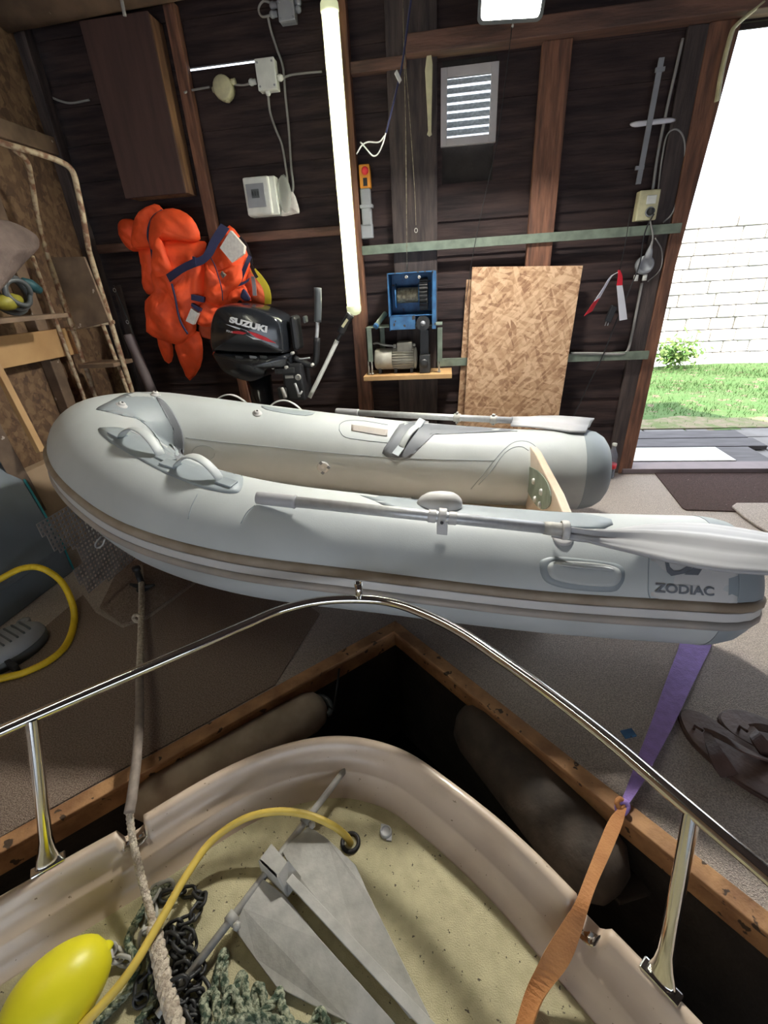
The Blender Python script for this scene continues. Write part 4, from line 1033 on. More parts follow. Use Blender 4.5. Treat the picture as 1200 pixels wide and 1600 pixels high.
# fuse box
A = W(377, 277, .10); B = W(426, 335, .10)
T = thing('fuse_box', ((A.x+B.x)/2, WY-.02, B.z), 'white fuse box with a grey window on the boards above the life jackets', 'fuse box')
mb = MB(); mb.box((A.x, WY-.01, A.z), (B.x+.03, WY-.075, B.z)); mb.build('box', M['white_pl'], T, bevel=.006)
mb = MB(); mb.box((A.x+.002, WY-.0755, A.z-.002), (B.x+.002, WY-.10, B.z+.002)); FB = mb.build('front_cover', M['white_pl'], T, bevel=.008)
def fb(px, py, d): return W(px, py, d)
mb = MB(); mb.box(tuple(W(383, 288, .105)), tuple(W(417, 323, .1002))); WI = mb.build('window_flap', M['grey_pl'], FB, bevel=.003)
mb = MB(); mb.box(tuple(W(392, 296, .108)), tuple(W(406, 309, .1052))); mb.build('breaker', M['dgrey_pl'], WI, bevel=.001)
for k in range(3):
    mb = MB(); mb.box(tuple(W(394+4*k, 299, .111)), tuple(W(396+4*k, 306, .1082))); mb.build('breaker_switch', M['black'], WI)
mb = MB(); o_ = [W(432, 290, .05), W(444, 272, .06), W(455, 300, .07), W(452, 330, .07), W(441, 328, .06)]; mb.pillow(o_, (0, -1, 0), .012, rings=4, wr=.002); mb.build('paper_bag', M['bag'], label='clear crumpled plastic bag tucked behind the fuse box', cat='bag')
mb = MB(); o_ = [W(444, 308, .04), W(458, 300, .05), W(468, 330, .06), W(462, 334, .05), W(441, 338, .05), W(440, 328, .05)]; mb.pillow(o_, (0, -1, 0), .010, rings=4, wr=.002); mb.build('paper_tag', M['label'], label='creased white paper slip hanging beside the fuse box', cat='paper')
# cables
def cable(px, r, label, m='cable', nm='cable', d=.014, n=6, cat='cable', **kw):
    mb = MB(); mb.tube(smooth_open([W(q[0], q[1], q[2] if len(q) > 2 else d) for q in px], n), r, 8); return mb.build(nm, M[m], label=label, cat=cat, **kw)
cable([(419,150,.045),(422,175,.015),(430,200),(440,225),(446,258),(449,285),(445,310)], .006, 'grey cable looping down from the white junction box to the fuse box')
cable([(430,8,.04),(412,2,.04),(404,14,.03),(410,26,.03),(428,22,.04)], .005, 'short grey cable loop left of the grey junction box')
cable([(418,24,.03),(424,50),(432,75),(442,105),(446,150),(451,200),(455,260),(458,295,.03),(450,310,.05),(438,320,.05)], .006, 'long grey cable from the top grey junction box down to the fuse box')
cable([(440,123,.045),(455,117,.012),(480,114,.012),(503,112,.012)], .005, 'thin horizontal cable from the white junction box to the tube light')
cable([(392,130,.045),(380,133,.012),(366,132,.03)], .005, 'short cable joining the yellow and the white junction boxes')
cable([(328,136,.03),(300,141,.03),(288,145,.06)], .005, 'short cable from the yellow junction box to the cabinet post')
cable([(80,152,.02),(95,158,.02),(112,161,.02),(140,156,.02)], .005, 'pale sagging cable in the dark corner left of the cabinet')
cable([(190,0,.3),(195,25,.3)], .008, 'short grey cable above the cabinet', d=.3)
# vent grille
vx0p, vz0p = -.034, 1.805
T = thing('ventilation_grille', (.10, WY, 1.81), 'white louvred ventilation grille letting in daylight', 'vent')
for nm, (x0, x1, z0, z1) in dict(l=(-.037,-.006,1.805,2.108), r=(.203,.238,1.805,2.108), t=(-.006,.203,2.07,2.108), b=(-.006,.203,1.805,1.838)).items():
    mb = MB(); mb.box((x0, WY-.028, z0), (x1, WY-.002, z1)); mb.build('frame', M['vframe'], T, bevel=.002)
for k in range(7):
    z = 1.845+k*.0325; mb = MB(); mb.prism([(-.006, WY-.020, z+.004), (-.006, WY+.004, z+.031), (-.006, WY+.006, z+.029), (-.006, WY-.018, z+.002)], (.209, 0, 0)); mb.build('louvre', M['sheet'], T)
mb = MB(); mb.box((-.006, WY+.02, 1.838), (.203, WY+.024, 2.07)); mb.build('insect_mesh', M['bag'], T)
# hanging bracket bar
mb = MB(); mb.prism([W(*q, .05) for q in ((667,84),(670,80),(674,84),(676,100),(674,205),(675,210),(671,213),(667,210),(669,204),(664,110))], (0, .012, 0)); T_ = mb.build('bracket_bar', M['cream_pl'], bevel=.002, label='narrow white tapered bar hanging on the dark post beside the grille', cat='bracket')
# hoist control
T = thing('hoist_control', W(571, 372, .05), 'hanging hoist control with amber head and red stop button', 'control')
def wb(nm, x0, y0, x1, y1, d0, d1, m, P, bev=.004):
    A = W(x0, y0, d1); B = W(x1, y1, d1); q = MB(); q.box((A.x, WY-d0, A.z), (B.x, WY-d1, B.z)); return q.build(nm, M[m], P, bevel=bev)
wb('handle_body', 562, 294, 581, 352, .01, .055, 'grey_pl', T, .008); wb('lower_body', 563, 350, 583, 372, .012, .05, 'grey_pl', T, .006)
H = wb('head', 560, 257, 579, 293, .008, .06, 'amber', T, .006)
wb('key_window', 567, 278, 574, 290, .0602, .064, 'black', H, .001)
p = W(571, 268, .06); mb = MB(); mb.lathe(p, (0, -1, 0), [(.008, 0), (.008, .012), (.018, .014), (.019, .02), (.014, .026), (.001, .027)], 20); mb.build('stop_button', M['red'], H)
wb('band', 562, 320, 582, 324, .009, .058, 'grey_pl', T, .002)
# loose flex and wires over the winch
cable([(645,-20,.3),(638,30,.3),(630,90,.3),(622,130,.3),(610,180,.3),(603,208,.3)], .0045, 'thin blue black flex hanging from the roof with bared white ends', m='navy', nm='hanging_flex')
cable([(603,207,.3),(598,225,.3),(590,241,.3),(582,243,.3),(572,232,.3),(563,222,.3)], .003, 'bared white wire tip, the longer curl at the end of the flex', m='white_pl', nm='bare_wire')
cable([(601,212,.3),(592,222,.3),(575,222,.3),(565,228,.3),(557,241,.3)], .003, 'bared white wire tip, the shorter curl at the end of the flex', m='white_pl', nm='bare_wire')
mb = MB(); c = W(622, 120, .3); mb.obox(c, (.006, 0, .006), (0, .006, 0), (-.01, 0, .018)); mb.build('connector', M['white_pl'], bevel=.002, label='small white connector block on the hanging flex', cat='connector')
mb = MB(); mb.tube([W(629, -20, .16), W(634, 200, .15), W(636, 426, .135)], .002, 6); mb.build('winch_wire', M['steelrope'], label='straight taut wire running from the roof down into the winch drum', cat='wire')
mb = MB(); mb.tube(smooth_open([W(630, 60, .12), W(640, 180, .10), W(648, 300, .09), W(650, 352, .085)], 5), .0015, 6); mb.build('pull_cord', M['steelrope'], label='slack thin cord with a small ring beside the winch wire', cat='cord')
mb = MB(); c = W(650, 360, .085); mb.tube([c+Vector((.008*math.cos(a), 0, .01*math.sin(a))) for a in [k*.52 for k in range(12)]], .002, 6, closed=True); mb.build('cord_ring', M['galv'], label='small metal ring at the end of the slack cord', cat='ring')
mb = MB(); mb.tube(smooth_open([W(800, 42, .11), W(788, 140, .10), W(776, 225, .09), W(757, 310, .08), W(740, 392, .075), W(728, 470, .07)], 5), .0018, 6); mb.build('thin_cord', M['black'], label='thin dark cord from the top beam past the grille to the OSB boards', cat='cord')
mb = MB(); mb.lathe(W(801, 40, .11), (0, -1, 0), [(.005, -.01), (.005, .004), (.001, .005)], 10); mb.build('screw_hook', M['white_pl'], label='small bright screw on the top beam holding the dark cord', cat='screw')

# ---- winch on its shelf
SZ = W(640, 585, .22).z
mb = MB(); A = W(566, 584, .24); B = W(706, 594, .24); mb.box((A.x+.006, WY-.03, SZ-.0), (B.x, WY-.245, SZ-.026)); mb.build('shelf_board', M['timber'], bevel=.002, label='pale wooden shelf board carrying the electric winch', cat='shelf')
T = thing('electric_winch', (W(640, 585, .15).x, WY-.15, SZ), 'blue electric winch with cream motor on the wooden shelf', 'winch')
def wz(px, py, d): return W(px, py, d)
# green legs (frame)
for (x0, x1, yt, yb, d) in ((571, 583, 513, 565, .20), (682, 691, 512, 565, .20), (592, 602, 512, 545, .06)):
    A = W(x0, yt, d); B = W(x1, yb, d); mb = MB(); mb.box((A.x, WY-d, A.z), (B.x, WY-d+.006, B.z)); mb.box((A.x, WY-d, A.z), (A.x+.006, WY-d+.035, B.z)); lg = mb.build('frame_leg', M['rail_green'], T)
for x in (575, 580, 686):
    A = W(x, 563, .20); mb = MB(); mb.cyl((A.x, A.y+.012, A.z+.02), (A.x, A.y+.012, SZ), .005, 10); mb.lathe((A.x, A.y+.012, SZ+.002), (0, 0, 1), [(.010, 0), (.010, .008), (.001, .009)], 6); mb.build('foot_bolt', M['galv'], T)
A = W(571, 512, .20); B = W(691, 516, .20); mb = MB(); mb.box((A.x, WY-.20, A.z), (B.x, WY-.03, A.z-.006)); mb.build('frame_top', M['rail_green'], T, bevel=.001)
# blue housing
zt = W(640, 425, .20).z; zl = W(640, 514, .20).z; xl = W(607, 470, .2).x; xr = W(681, 470, .2).x; xp = W(675, 470, .2).x
mb = MB(); mb.box((xl, WY-.22, zl-.004), (xl+.006, WY-.04, zt)); mb.build('side_plate', M['blue'], T, bevel=.001)
mb = MB(); mb.box((xp, WY-.22, zl-.004), (xr, WY-.205, zt)); mb.box((xp, WY-.22, zl-.004), (xp+.005, WY-.04, zt)); mb.build('side_plate', M['blue'], T, bevel=.001)
mb = MB(); mb.box((xl, WY-.05, zl), (xr, WY-.04, zt)); mb.build('back_plate', M['blue'], T)
mb = MB(); mb.box((xl, WY-.215, zt-.006), (xr, WY-.04, zt)); mb.build('top_plate', M['blue'], T, bevel=.001)
zm = W(640, 493, .22).z; A = W(649, 500, .22)
mb = MB(); mb.box((xl, WY-.22, zl), (A.x, WY-.214, zm)); mb.box((xl, WY-.22, zm-.004), (xp, WY-.04, zm)); mb.build('front_plate', M['blue'], T, bevel=.001)
d0 = W(618, 461, .14); d1 = W(656, 461, .14); zc = W(640, 461, .14).z
mb = MB(); pr = []; n = 14
Ld = d1.x-d0.x
prof = [(.062, 0), (.062, .006), (.035, .007)]
for k in range(n*4+1): prof.append((.038+.0025*abs(math.sin(math.pi*k/4)), .008+(Ld-.016)*k/(n*4)))
prof += [(.062, Ld-.006), (.062, Ld)]
mb.lathe((d0.x, WY-.13, zc), (1, 0, 0), prof[:3]+[], 28); mb.lathe((d1.x-.006, WY-.13, zc), (1, 0, 0), [(.062, 0), (.062, .006)], 28); mb.build('drum', M['blue'], T)
mb = MB(); mb.lathe((d0.x, WY-.13, zc), (1, 0, 0), prof[3:-2], 28); mb.build('wire_rope', M['steelrope'], T)
def gear(cx, cy, cz, axis, r, w, teeth, m, nm, par):
    mb = MB(); pts = []
    axis = Vector(axis); u = axis.orthogonal().normalized(); v = axis.cross(u)
    for k in range(teeth*4):
        a = 2*math.pi*k/(teeth*4); rr_ = r if k % 4 in (0, 1) else r*.90; pts.append(Vector((cx, cy, cz))+u*rr_*math.cos(a)+v*rr_*math.sin(a))
    mb.prism(pts, axis*w); return mb.build(nm, M[m], par)
g0 = W(655, 461, .14).x; g1 = W(669, 461, .14).x
gear(g0+.004, WY-.13, zc, (1, 0, 0), .082, g1-g0-.006, 26, 'iron', 'drive_gear', T)
p = W(661, 505, .225); GG = gear(p.x, p.y, p.z, (0, -1, 0), .040, .016, 30, 'iron', 'pinion', T)
mb = MB(); mb.lathe((p.x, p.y-.0165, p.z), (0, -1, 0), [(.014, 0), (.014, .006), (.007, .007), (.007, .012), (.001, .012)], 16); mb.build('pinion_hub', M['grey_pl'], GG)
for q in ((635, 433), (655, 433)): 
    p = W(*q, .215); mb = MB(); mb.lathe(p, (0, -1, 0), [(.008, 0), (.008, .006), (.004, .007), (.003, .003)], 12); mb.build('guide_eye', M['galv'], T)
a_, b_ = W(587, 510, .20), W(602, 490, .10); mb = MB(); mb.cyl(a_, b_, .014, 16); CRN = mb.build('idle_handle', M['rail_green'], T)
mb = MB(); mb.lathe(a_, a_-b_, [(.016, -.01), (.016, .004), (.010, .005), (.001, .005)], 16); mb.build('handle_cap', M['blue'], CRN)
# motor
m0 = W(586, 560, .14); mz = W(620, 560, .14).z; mx0 = W(586, 557, .14).x; mx1 = W(613, 557, .14).x; mx2 = W(651, 557, .14).x; rm = .060
mb = MB(); mb.lathe((mx0, WY-.14, mz), (1, 0, 0), [(rm*.3, 0), (rm*.85, .002), (rm, .012), (rm, mx1-mx0)], 28); mb.build('fan_cover', M['motor'], T)
mb = MB(); mb.cyl((mx1+.001, WY-.14, mz), (mx2, WY-.14, mz), rm*.86, 28)
for k in range(24):
    a = 2*math.pi*k/24; dv_ = Vector((0, math.cos(a), math.sin(a))); c = Vector(((mx1+mx2)/2-.006, WY-.14, mz))+dv_*rm*.9
    mb.obox(c, ((mx2-mx1)/2-.010, 0, 0), dv_*rm*.11, Vector((1, 0, 0)).cross(dv_)*.0018)
mb.build('finned_body', M['motor'], T)
mb = MB(); mb.lathe((mx2-.012, WY-.14, mz), (1, 0, 0), [(rm, 0), (rm, .010), (rm*.7, .014), (rm*.3, .016)], 24); mb.build('end_flange', M['motor'], T)
mb = MB()
for xx in (mx0+.03, mx1+.02, mx2-.03): mb.box((xx-.008, WY-.17, SZ+.001), (xx+.008, WY-.11, mz-rm*.8))
mb.build('motor_foot', M['iron'], T)
A = W(620, 535, .17); B = W(644, 549, .17); mb = MB(); mb.box((A.x, WY-.18, A.z), (B.x, WY-.10, B.z)); TB = mb.build('terminal_box', M['motor'], T, bevel=.004)
mb = MB(); p = W(618, 541, .15); mb.lathe(p, (-1, 0, 0), [(.012, -.004), (.012, .012), (.006, .014)], 12); mb.lathe(W(646, 539, .15), (1, 0, 0), [(.008, -.004), (.008, .010), (.003, .012)], 12); mb.build('gland', M['galv'], TB)
mb = MB(); mb.tube(smooth_open([W(616, 541, .15), W(600, 539, .15), W(590, 536, .12), W(584, 537, .08)], 5), .006, 10); mb.build('supply_cable', M['cable'], T)
A = W(655, 555, .20); B = W(672, 583, .20); mb = MB(); mb.box((A.x, WY-.20, A.z), (B.x, WY-.08, SZ+.001)); GBX = mb.build('gearbox', M['iron'], T, bevel=.004)
p = W(662, 568, .20); mb = MB(); mb.lathe(p, (0, -1, 0), [(.026, 0), (.026, .008), (.018, .010), (.010, .014), (.001, .014)], 20); mb.build('gearbox_cover', M['iron'], GBX)
A = W(656, 516, .16); B = W(670, 556, .16); mb = MB(); mb.box((A.x, WY-.16, A.z), (B.x, WY-.09, B.z)); mb.build('chain_guard', M['black'], T, bevel=.002)
# ---- OSB boards leaning on the wall
def leanboard(px_t, px_b, m, label, dt, th=.016):
    TLp, TRp = W(*px_t[0], dt), W(*px_t[1], dt); B0, B1 = G(*px_b[0]), G(*px_b[1])
    zt_ = (TLp.z+TRp.z)/2; 
    nrm = (TRp-TLp).cross(TLp-B0).normalized(); 
    if nrm.y < 0: nrm = -nrm
    mb = MB(); mb.prism([B0, B1, TRp, TLp], nrm*th); return mb.build('osb_board', M[m], bevel=.001, label=label, cat='board', group='OSB boards against the wall')
leanboard(((738,417),(911,415)), ((720,752),(857,750)), 'osb', 'larger pale OSB board, the front one leaning on the wall', .075)
leanboard(((729,437),(895,432)), ((708,742),(845,740)), 'osb', 'OSB board behind the front one with its left edge showing', .045)

# ---- right-hand end of the wall
mb = MB(); a, b = W(1034, 90, .05), W(997, 288, .05); mb.obox((a+b)/2, (b-a)/2, (.012, 0, 0), (0, .004, 0)); MT = mb.build('metal_strip', M['grey_pl'], bevel=.001, label='long grey metal strip fixed upright left of the socket cable', cat='strip')
for q in ((1032, 108), (1000, 262)):
    mb = MB(); c = W(*q, .058); mb.box((c.x-.02, c.y, c.z-.008), (c.x+.02, c.y+.012, c.z+.008)); mb.build('strip_clip', M['grey_pl'], MT)
mb = MB(); mb.pillow([W(*q, .035) for q in ((984,195),(990,190),(1015,187),(1050,183),(1057,187),(1048,192),(1015,196),(992,199))], (0, -1, 0), .006, rings=3); mb.build('white_strip', M['wtape'], label='short white horizontal strip nailed behind the socket cable', cat='strip')
T = thing('wall_socket', W(1013, 345, .04), 'cream double socket box high beside the doorway', 'socket')
A = W(1002, 297, .075); B = W(1026, 343, .075); mb = MB(); mb.box((A.x, WY-.01, A.z), (B.x, WY-.065, B.z)); mb.build('box', M['cream_pl'], T, bevel=.005)
A = W(1012, 305, .075); B = W(1025, 318, .075); mb = MB(); mb.box((A.x, WY-.066, A.z), (B.x, WY-.074, B.z)); mb.build('rocker_switch', M['white_pl'], T, bevel=.003)
p = W(1015, 331, .066); mb = MB(); mb.lathe(p, (0, -1, 0), [(.022, 0), (.022, .006), (.018, .007), (.016, .002), (.001, .002)], 20); SK = mb.build('socket_ring', M['grey_pl'], T)
mb = MB(); mb.lathe(p+Vector((0, -.003, 0)), (0, -1, 0), [(.015, 0), (.014, .03), (.006, .034)], 16); mb.build('plug', M['black'], SK)
cable([(1067,60,.012),(1050,135,.012),(1040,180,.012),(1028,240,.012),(1020,296,.02)], .007, 'straight grey cable dropping from the beam to the cream socket')
cable([(1028,300,.03),(1034,250,.02),(1042,212,.02),(1056,202,.02),(1068,215,.02),(1070,245,.02),(1065,280,.02),(1052,330,.02),(1036,348,.02)], .004, 'thin pale cable arching over to the right of the cream socket')
cable([(1022,334,.10),(1012,352,.08),(1005,375,.075),(1000,410,.06),(985,450,.06),(962,505,.06),(940,560,.065),(920,600,.05),(905,632,.05),(892,658,.05)], .0035, 'black flex hanging from the plug of the cream socket down to the oar', m='black')
cable([(1016,345,.07),(1020,372,.075),(1014,400,.05)], .004, 'short grey flex between the upper and the lower socket')
cable([(1024,372,.075),(1034,392,.03),(1032,420,.03),(1012,440,.03)], .003, 'thin grey loop of flex right of the lower socket')
T = thing('outdoor_socket', W(1008, 436, .04), 'translucent grey socket below the green rail by the doorway', 'socket')
p = W(1010, 414, .055); mb = MB(); mb.lathe(p+Vector((0, .045, 0)), (0, -1, 0), [(.045, 0), (.045, .03), (.040, .042), (.030, .044), (.028, .036), (.001, .036)], 20); mb.build('socket_body', M['grey_pl'], T)
for q in (-.022, .022):
    mb = MB(); mb.cyl(p+Vector((q-.012, .02, -.045)), p+Vector((q-.012, .02, -.075)), .012, 14); mb.build('cable_gland', M['white_pl'], T)
mb = MB(); mb.lathe(p+Vector((0, -.0, .03)), (.1, 0, 1), [(.020, 0), (.016, .03), (.006, .06), (.005, .08)], 14); mb.build('plug', M['grey_pl'], T)
cable([(1003,442,.02),(996,480,.02),(988,520,.02),(982,545,.03),(975,552,.05),(960,553,.055),(925,552,.055),(892,552,.055)], .008, 'grey conduit bending from the lower socket along the lower rail', m='cable', nm='conduit')
mb = MB(); a, b = W(960, 478, .075), W(949, 503, .075); mb.obox((a+b)/2, (b-a)/2, (.016, 0, -.006), (0, .012, 0)); PG = mb.build('power_plug', M['black'], bevel=.004, label='black mains plug hanging loose beside the warning tape', cat='plug')
for dx in (-.006, .008):
    mb = MB(); mb.cyl(b+Vector((dx, 0, .002)), b+Vector((dx-.004, 0, -.02)), .0025, 8); mb.build('pin', M['alu'], PG)
# warning tape
T = thing('warning_tape', W(968, 425, .08), 'red and white warning tape with two tails hung on a dark string', 'tape')
def tail(pts, m, nm):
    band([(W(x, y, d), Vector((hw*cc, hw*.3, hw*ss))) for x, y, d, hw, cc, ss in pts], 0, M[m], nm, T, th=.001)
tail([(966,425,.085,.008,.8,.3),(955,432,.09,.009,.8,.3),(945,448,.09,.013,.8,.4),(933,468,.09,.018,.85,.45)], 'wtape', 'white_band')
tail([(933,468,.09,.018,.85,.45),(927,477,.09,.021,.85,.45),(919,490,.09,.026,.85,.45)], 'rtape', 'red_band')
tail([(967,422,.09,.006,1,0),(969,432,.09,.012,1,0),(968,446,.09,.016,1,0)], 'rtape', 'red_band')
tail([(968,446,.09,.016,1,0),(971,470,.09,.019,1,.05),(974,500,.09,.022,1,.1)], 'wtape', 'white_band')
mb = MB(); mb.tube([W(985,330,.075), W(978,375,.08), W(968,424,.085)], .002, 6); mb.build('string', M['black'], T)
# bent strip at the door head
mb = MB(); mb.tube(smooth_open([W(*q, .08) for q in ((1120,158),(1128,110),(1142,55),(1150,40),(1170,22),(1192,4))], 6), .012, 10, flat=(.018, .008)); mb.build('bent_strip', M['cream_pl'], label='bent cream plastic strip at the top corner of the doorway', cat='strip')
# bottle
c = W(953, 734, .10); c.z = 0
T = thing('plastic_bottle', c, 'clear soft drink bottle standing by the foot of the door post', 'bottle')
mb = MB(); mb.lathe(c, (0, 0, 1), [(.020, .001), (.030, .004), (.033, .02), (.030, .05), (.033, .07), (.033, .10), (.029, .125), (.032, .14), (.030, .16), (.018, .185), (.012, .20), (.012, .215)], 24); mb.build('bottle_body', M['pet'], T)
mb = MB(); mb.lathe(c+Vector((0, 0, .216)), (0, 0, 1), [(.014, 0), (.0145, .016), (.012, .018), (.001, .018)], 20); mb.build('cap', M['white_pl'], T)
mb = MB(); mb.lathe(c+Vector((0, 0, .071)), (0, 0, 1), [(.0338, 0), (.0338, .028)], 24); mb.build('label_band', M['red'], T)
mb = MB(); mb.lathe(c+Vector((0, 0, .006)), (0, 0, 1), [(.026, 0), (.029, .01), (.027, .04), (.029, .06), (.001, .061)], 20); mb.build('contents', M['dgrey_pl'], T)

# ---- door mat, carpet pieces
def flat(nm, px, th, m, bev=.002, z=0.0005, **kw):
    q = MB(); q.prism(smooth_closed([G(x, y, z) for x, y in px], 1), (0, 0, th)); return q.build(nm, M[m], bevel=bev, **kw)
flat('door_mat', ((1021,738),(1062,790),(1066,795),(1072,798),(1140,800),(1290,806),(1300,742)), .008, 'mat', label='dark brown ribbed door mat in front of the threshold', cat='mat')
flat('carpet_offcut', ((1143,793),(1150,788),(1210,788),(1290,800),(1290,850),(1215,842),(1180,822),(1160,808)), .010, 'carpet', .002, z=.009, label='beige carpet offcut with frayed edge overlapping the door mat', cat='carpet')
flat('carpet_offcut', ((156,950),(190,976),(203,974),(228,964),(270,934),(306,907),(262,868),(190,880)), .006, 'carpet2', .002, label='small square brown carpet offcut under the bollard', cat='carpet')
flat('carpet_offcut', ((-40,1332),(120,1242),(260,1165),(430,1071),(500,960),(420,900),(330,900),(310,910),(232,968),(192,982),(150,958),(130,930),(60,990),(-200,1150)), .004, 'carpet2', .001, label='large carpet piece left of the dock corner, toned darker for the dim light there', cat='carpet')
# bollard / cleat
c = G(222, 925, .0); T = thing('mooring_cleat', c+Vector((0, .01, 0)), 'dark iron mooring cleat on the carpet offcut holding the fawn rope', 'cleat')
mb = MB(); mb.lathe(c+Vector((0, .015, .006)), (0, 0, 1), [(.03, 0), (.03, .006), (.014, .012), (.013, .10), (.018, .105), (.017, .12), (.001, .122)], 16); mb.build('post', M['iron'], T)
mb = MB(); mb.tube([c+Vector((-.06, .015, .03)), c+Vector((-.03, .015, .022)), c+Vector((.03, .015, .022)), c+Vector((.06, .015, .03))], [.006, .010, .010, .006], 10); mb.build('horn', M['iron'], T)

# ---- flip-flops
def sandal(out, strap, toe, label):
    P = [G(x, y, .0) for x, y in out]; T = thing('flip_flop', sum(P, Vector())/len(P), label, 'sandal', 'pair of brown flip-flops')
    O = smooth_closed(P, 4); q = MB(); q.prism([p+Vector((0, 0, .001)) for p in O], (0, 0, .013)); q.build('sole', M['leather'], T, bevel=.003)
    c = sum(O, Vector())/len(O); I = [c+(p-c)*.955+Vector((0, 0, .0142)) for p in O]; q = MB(); q.prism(I, (0, 0, .003)); q.build('footbed', M['leather2'], T, bevel=.001)
    tp = G(*toe, .018); q = MB(); q.tube([tp, tp+Vector((0, 0, .014)), G(toe[0]+14, toe[1]+3, .036)], .004, 8); q.build('toe_post', M['leather'], T)
    for s_ in strap:
        band([(G(x, y, z), G(x+hx, y+hy, z)-G(x, y, z)) for x, y, z, hx, hy in s_], 0, M['leather'], 'strap', T, th=.0025)
sandal(((1058,1122),(1066,1113),(1082,1114),(1105,1124),(1140,1150),(1185,1178),(1230,1205),(1262,1240),(1262,1268),(1235,1272),(1195,1254),(1150,1226),(1105,1190),(1072,1155)),
  ([(1102,1142,.036,3,5),(1122,1150,.05,7,8),(1150,1165,.058,10,10),(1178,1178,.045,12,8),(1205,1188,.018,12,5)], [(1102,1142,.036,-3,5),(1112,1165,.05,-8,4),(1125,1190,.045,-12,4),(1140,1212,.018,-13,3)]), (1084,1139), 'brown flip-flop nearer to the purple strap on the carpet')
sandal(((1120,1128),(1128,1115),(1148,1113),(1175,1120),(1215,1136),(1262,1158),(1300,1185),(1305,1205),(1275,1210),(1225,1192),(1175,1172),(1140,1152)),
  ([(1172,1136,.036,3,4),(1195,1138,.052,7,7),(1225,1146,.055,9,7),(1258,1156,.02,10,5)], [(1172,1136,.036,-3,4),(1180,1150,.05,-7,5),(1192,1166,.04,-9,5),(1202,1180,.018,-10,4)]), (1154,1140), 'brown flip-flop at the right edge, half hidden behind the nearer one')

# ---- things at the left wall
def LP(x, y, d=0.0): return at(x, y, 0, LX+d)
# ladder in the corner, facing the room
LY = 2.42
def LD(x, y, yy=LY): return at(x, y, 1, yy)
T = thing('step_ladder', LD(150, 620)*1.0-Vector((0, 0, LD(150,620).z)), 'rusty cream tubular step ladder with a hooped handrail in the corner', 'ladder')
def post(top_px, yy=LY, extra=None):
    p = LD(*top_px, yy); return p
L0, L1 = LD(76, 405), LD(139, 392)
def foot(p, dy=0): return Vector((p.x, p.y+dy, .002))
mb = MB(); mb.tube(smooth_open([LD(-60, 196, LY-.25), LD(0, 222, LY-.2), LD(40, 234, LY-.15), LD(88, 250, LY-.05), LD(112, 266, LY), LD(122, 300), LD(131, 345), LD(139, 392)], 6), .013, 12); mb.build('handrail', M['rust'], T)
mb = MB(); mb.tube(smooth_open([LD(20, 232, LY-.17), LD(42, 252, LY-.12), LD(50, 285, LY-.05), LD(60, 345), LD(76, 405)], 6), .011, 12); mb.build('handrail', M['rust'], T)
mb = MB(); mb.cyl(L0, foot(L0), .013, 14); mb.build('front_leg', M['rust'], T)
mb = MB(); mb.cyl(L1, foot(L1), .013, 14); mb.build('front_leg', M['rust'], T)
R0, R1 = LD(52, 405, LY+.05), LD(150, 470, LY+.12)
mb = MB(); mb.cyl(LD(50, 400, LY-.05), Vector((LD(135,625, LY-.12).x, LY-.12, .002)), .010, 12); mb.build('rear_leg', M['rust'], T)
mb = MB(); mb.cyl(LD(160, 505, LY+.05), Vector((LD(160,505,LY+.05).x+.02, LY+.12, .002)), .010, 12); mb.build('rear_leg', M['rust'], T)
mb = MB(); mb.prism([LD(79,402,LY-.02), LD(131,401,LY-.02), LD(171,503,LY-.06), LD(120,515,LY-.06)], (0, .014, 0)); mb.build('platform', M['plywood'], T, bevel=.002)
a, b = LD(100, 515), LD(178, 503); mb = MB(); mb.tube([a, b], .010, 10); mb.build('cross_bar', M['rust'], T)
a, b = LD(117, 575), LD(200, 556); mb = MB(); zt_ = (a.z+b.z)/2; mb.box((L0.x+.012, LY-.07, zt_), (L1.x-.01, LY+.10, zt_-.022)); mb.build('tread', M['plywood'], T, bevel=.003)
mb = MB(); mb.box((L0.x+.012, LY-.03, zt_-.27), (L1.x-.01, LY+.12, zt_-.292)); mb.build('tread', M['plywood'], T, bevel=.003)

# planks on the left wall
mb = MB(); mb.box((LX+.0, .6, .955), (LX+.045, 2.55, 1.045)); 
a = LP(0, 521, .045); b = LP(108, 514, .045); c = LP(14, 573, .045)
mb = MB(); mb.box((LX+.052, .9, c.z), (LX+.078, b.y, (a.z+b.z)/2)); mb.build('wall_plank', M['timber'], bevel=.002, label='pale horizontal plank nailed along the left wall behind the ladder', cat='plank')
# shelf with sack and hose
za = LP(0, 497, .2).z; mb = MB(); mb.box((LX+.052, 1.35, za-.02), (LX+.30, 2.2, za)); mb.build('wall_shelf', M['plywood'], bevel=.002, label='dark shelf on the left wall carrying the sack and yellow hose', cat='shelf')
mb = MB(); mb.pillow([at(x, y, 0, LX+.17) for x, y in ((-40,350),(0,343),(30,352),(55,368),(60,385),(50,398),(25,425),(5,448),(-20,470),(-60,450),(-70,390))], (1, -.3, .1), .07, rings=9, wr=.010, back=.6, seed=3); mb.build('brown_sack', M['sack'], label='crumpled brown cloth bundle on top of the hose by the left wall', cat='cloth')
CC = at(22, 458, 0, LX+.17); CR = CC.z-za-.012; mb = MB(); pts = []
for k in range(120):
    a = 2*math.pi*k/24; pts.append(CC+Vector((-.03+.010*math.sin(k*.4)+.014*(k//24), (.09-.008*(k//24))*math.cos(a), (CR-.008*(k//24))*math.sin(a))))
T = thing('hose_coil', (CC.x, CC.y, za), 'coiled dark hose with yellow and teal float on the left shelf', 'hose')
mb.tube(pts, .011, 10); mb.build('coil', M['dgrey_pl'], T)
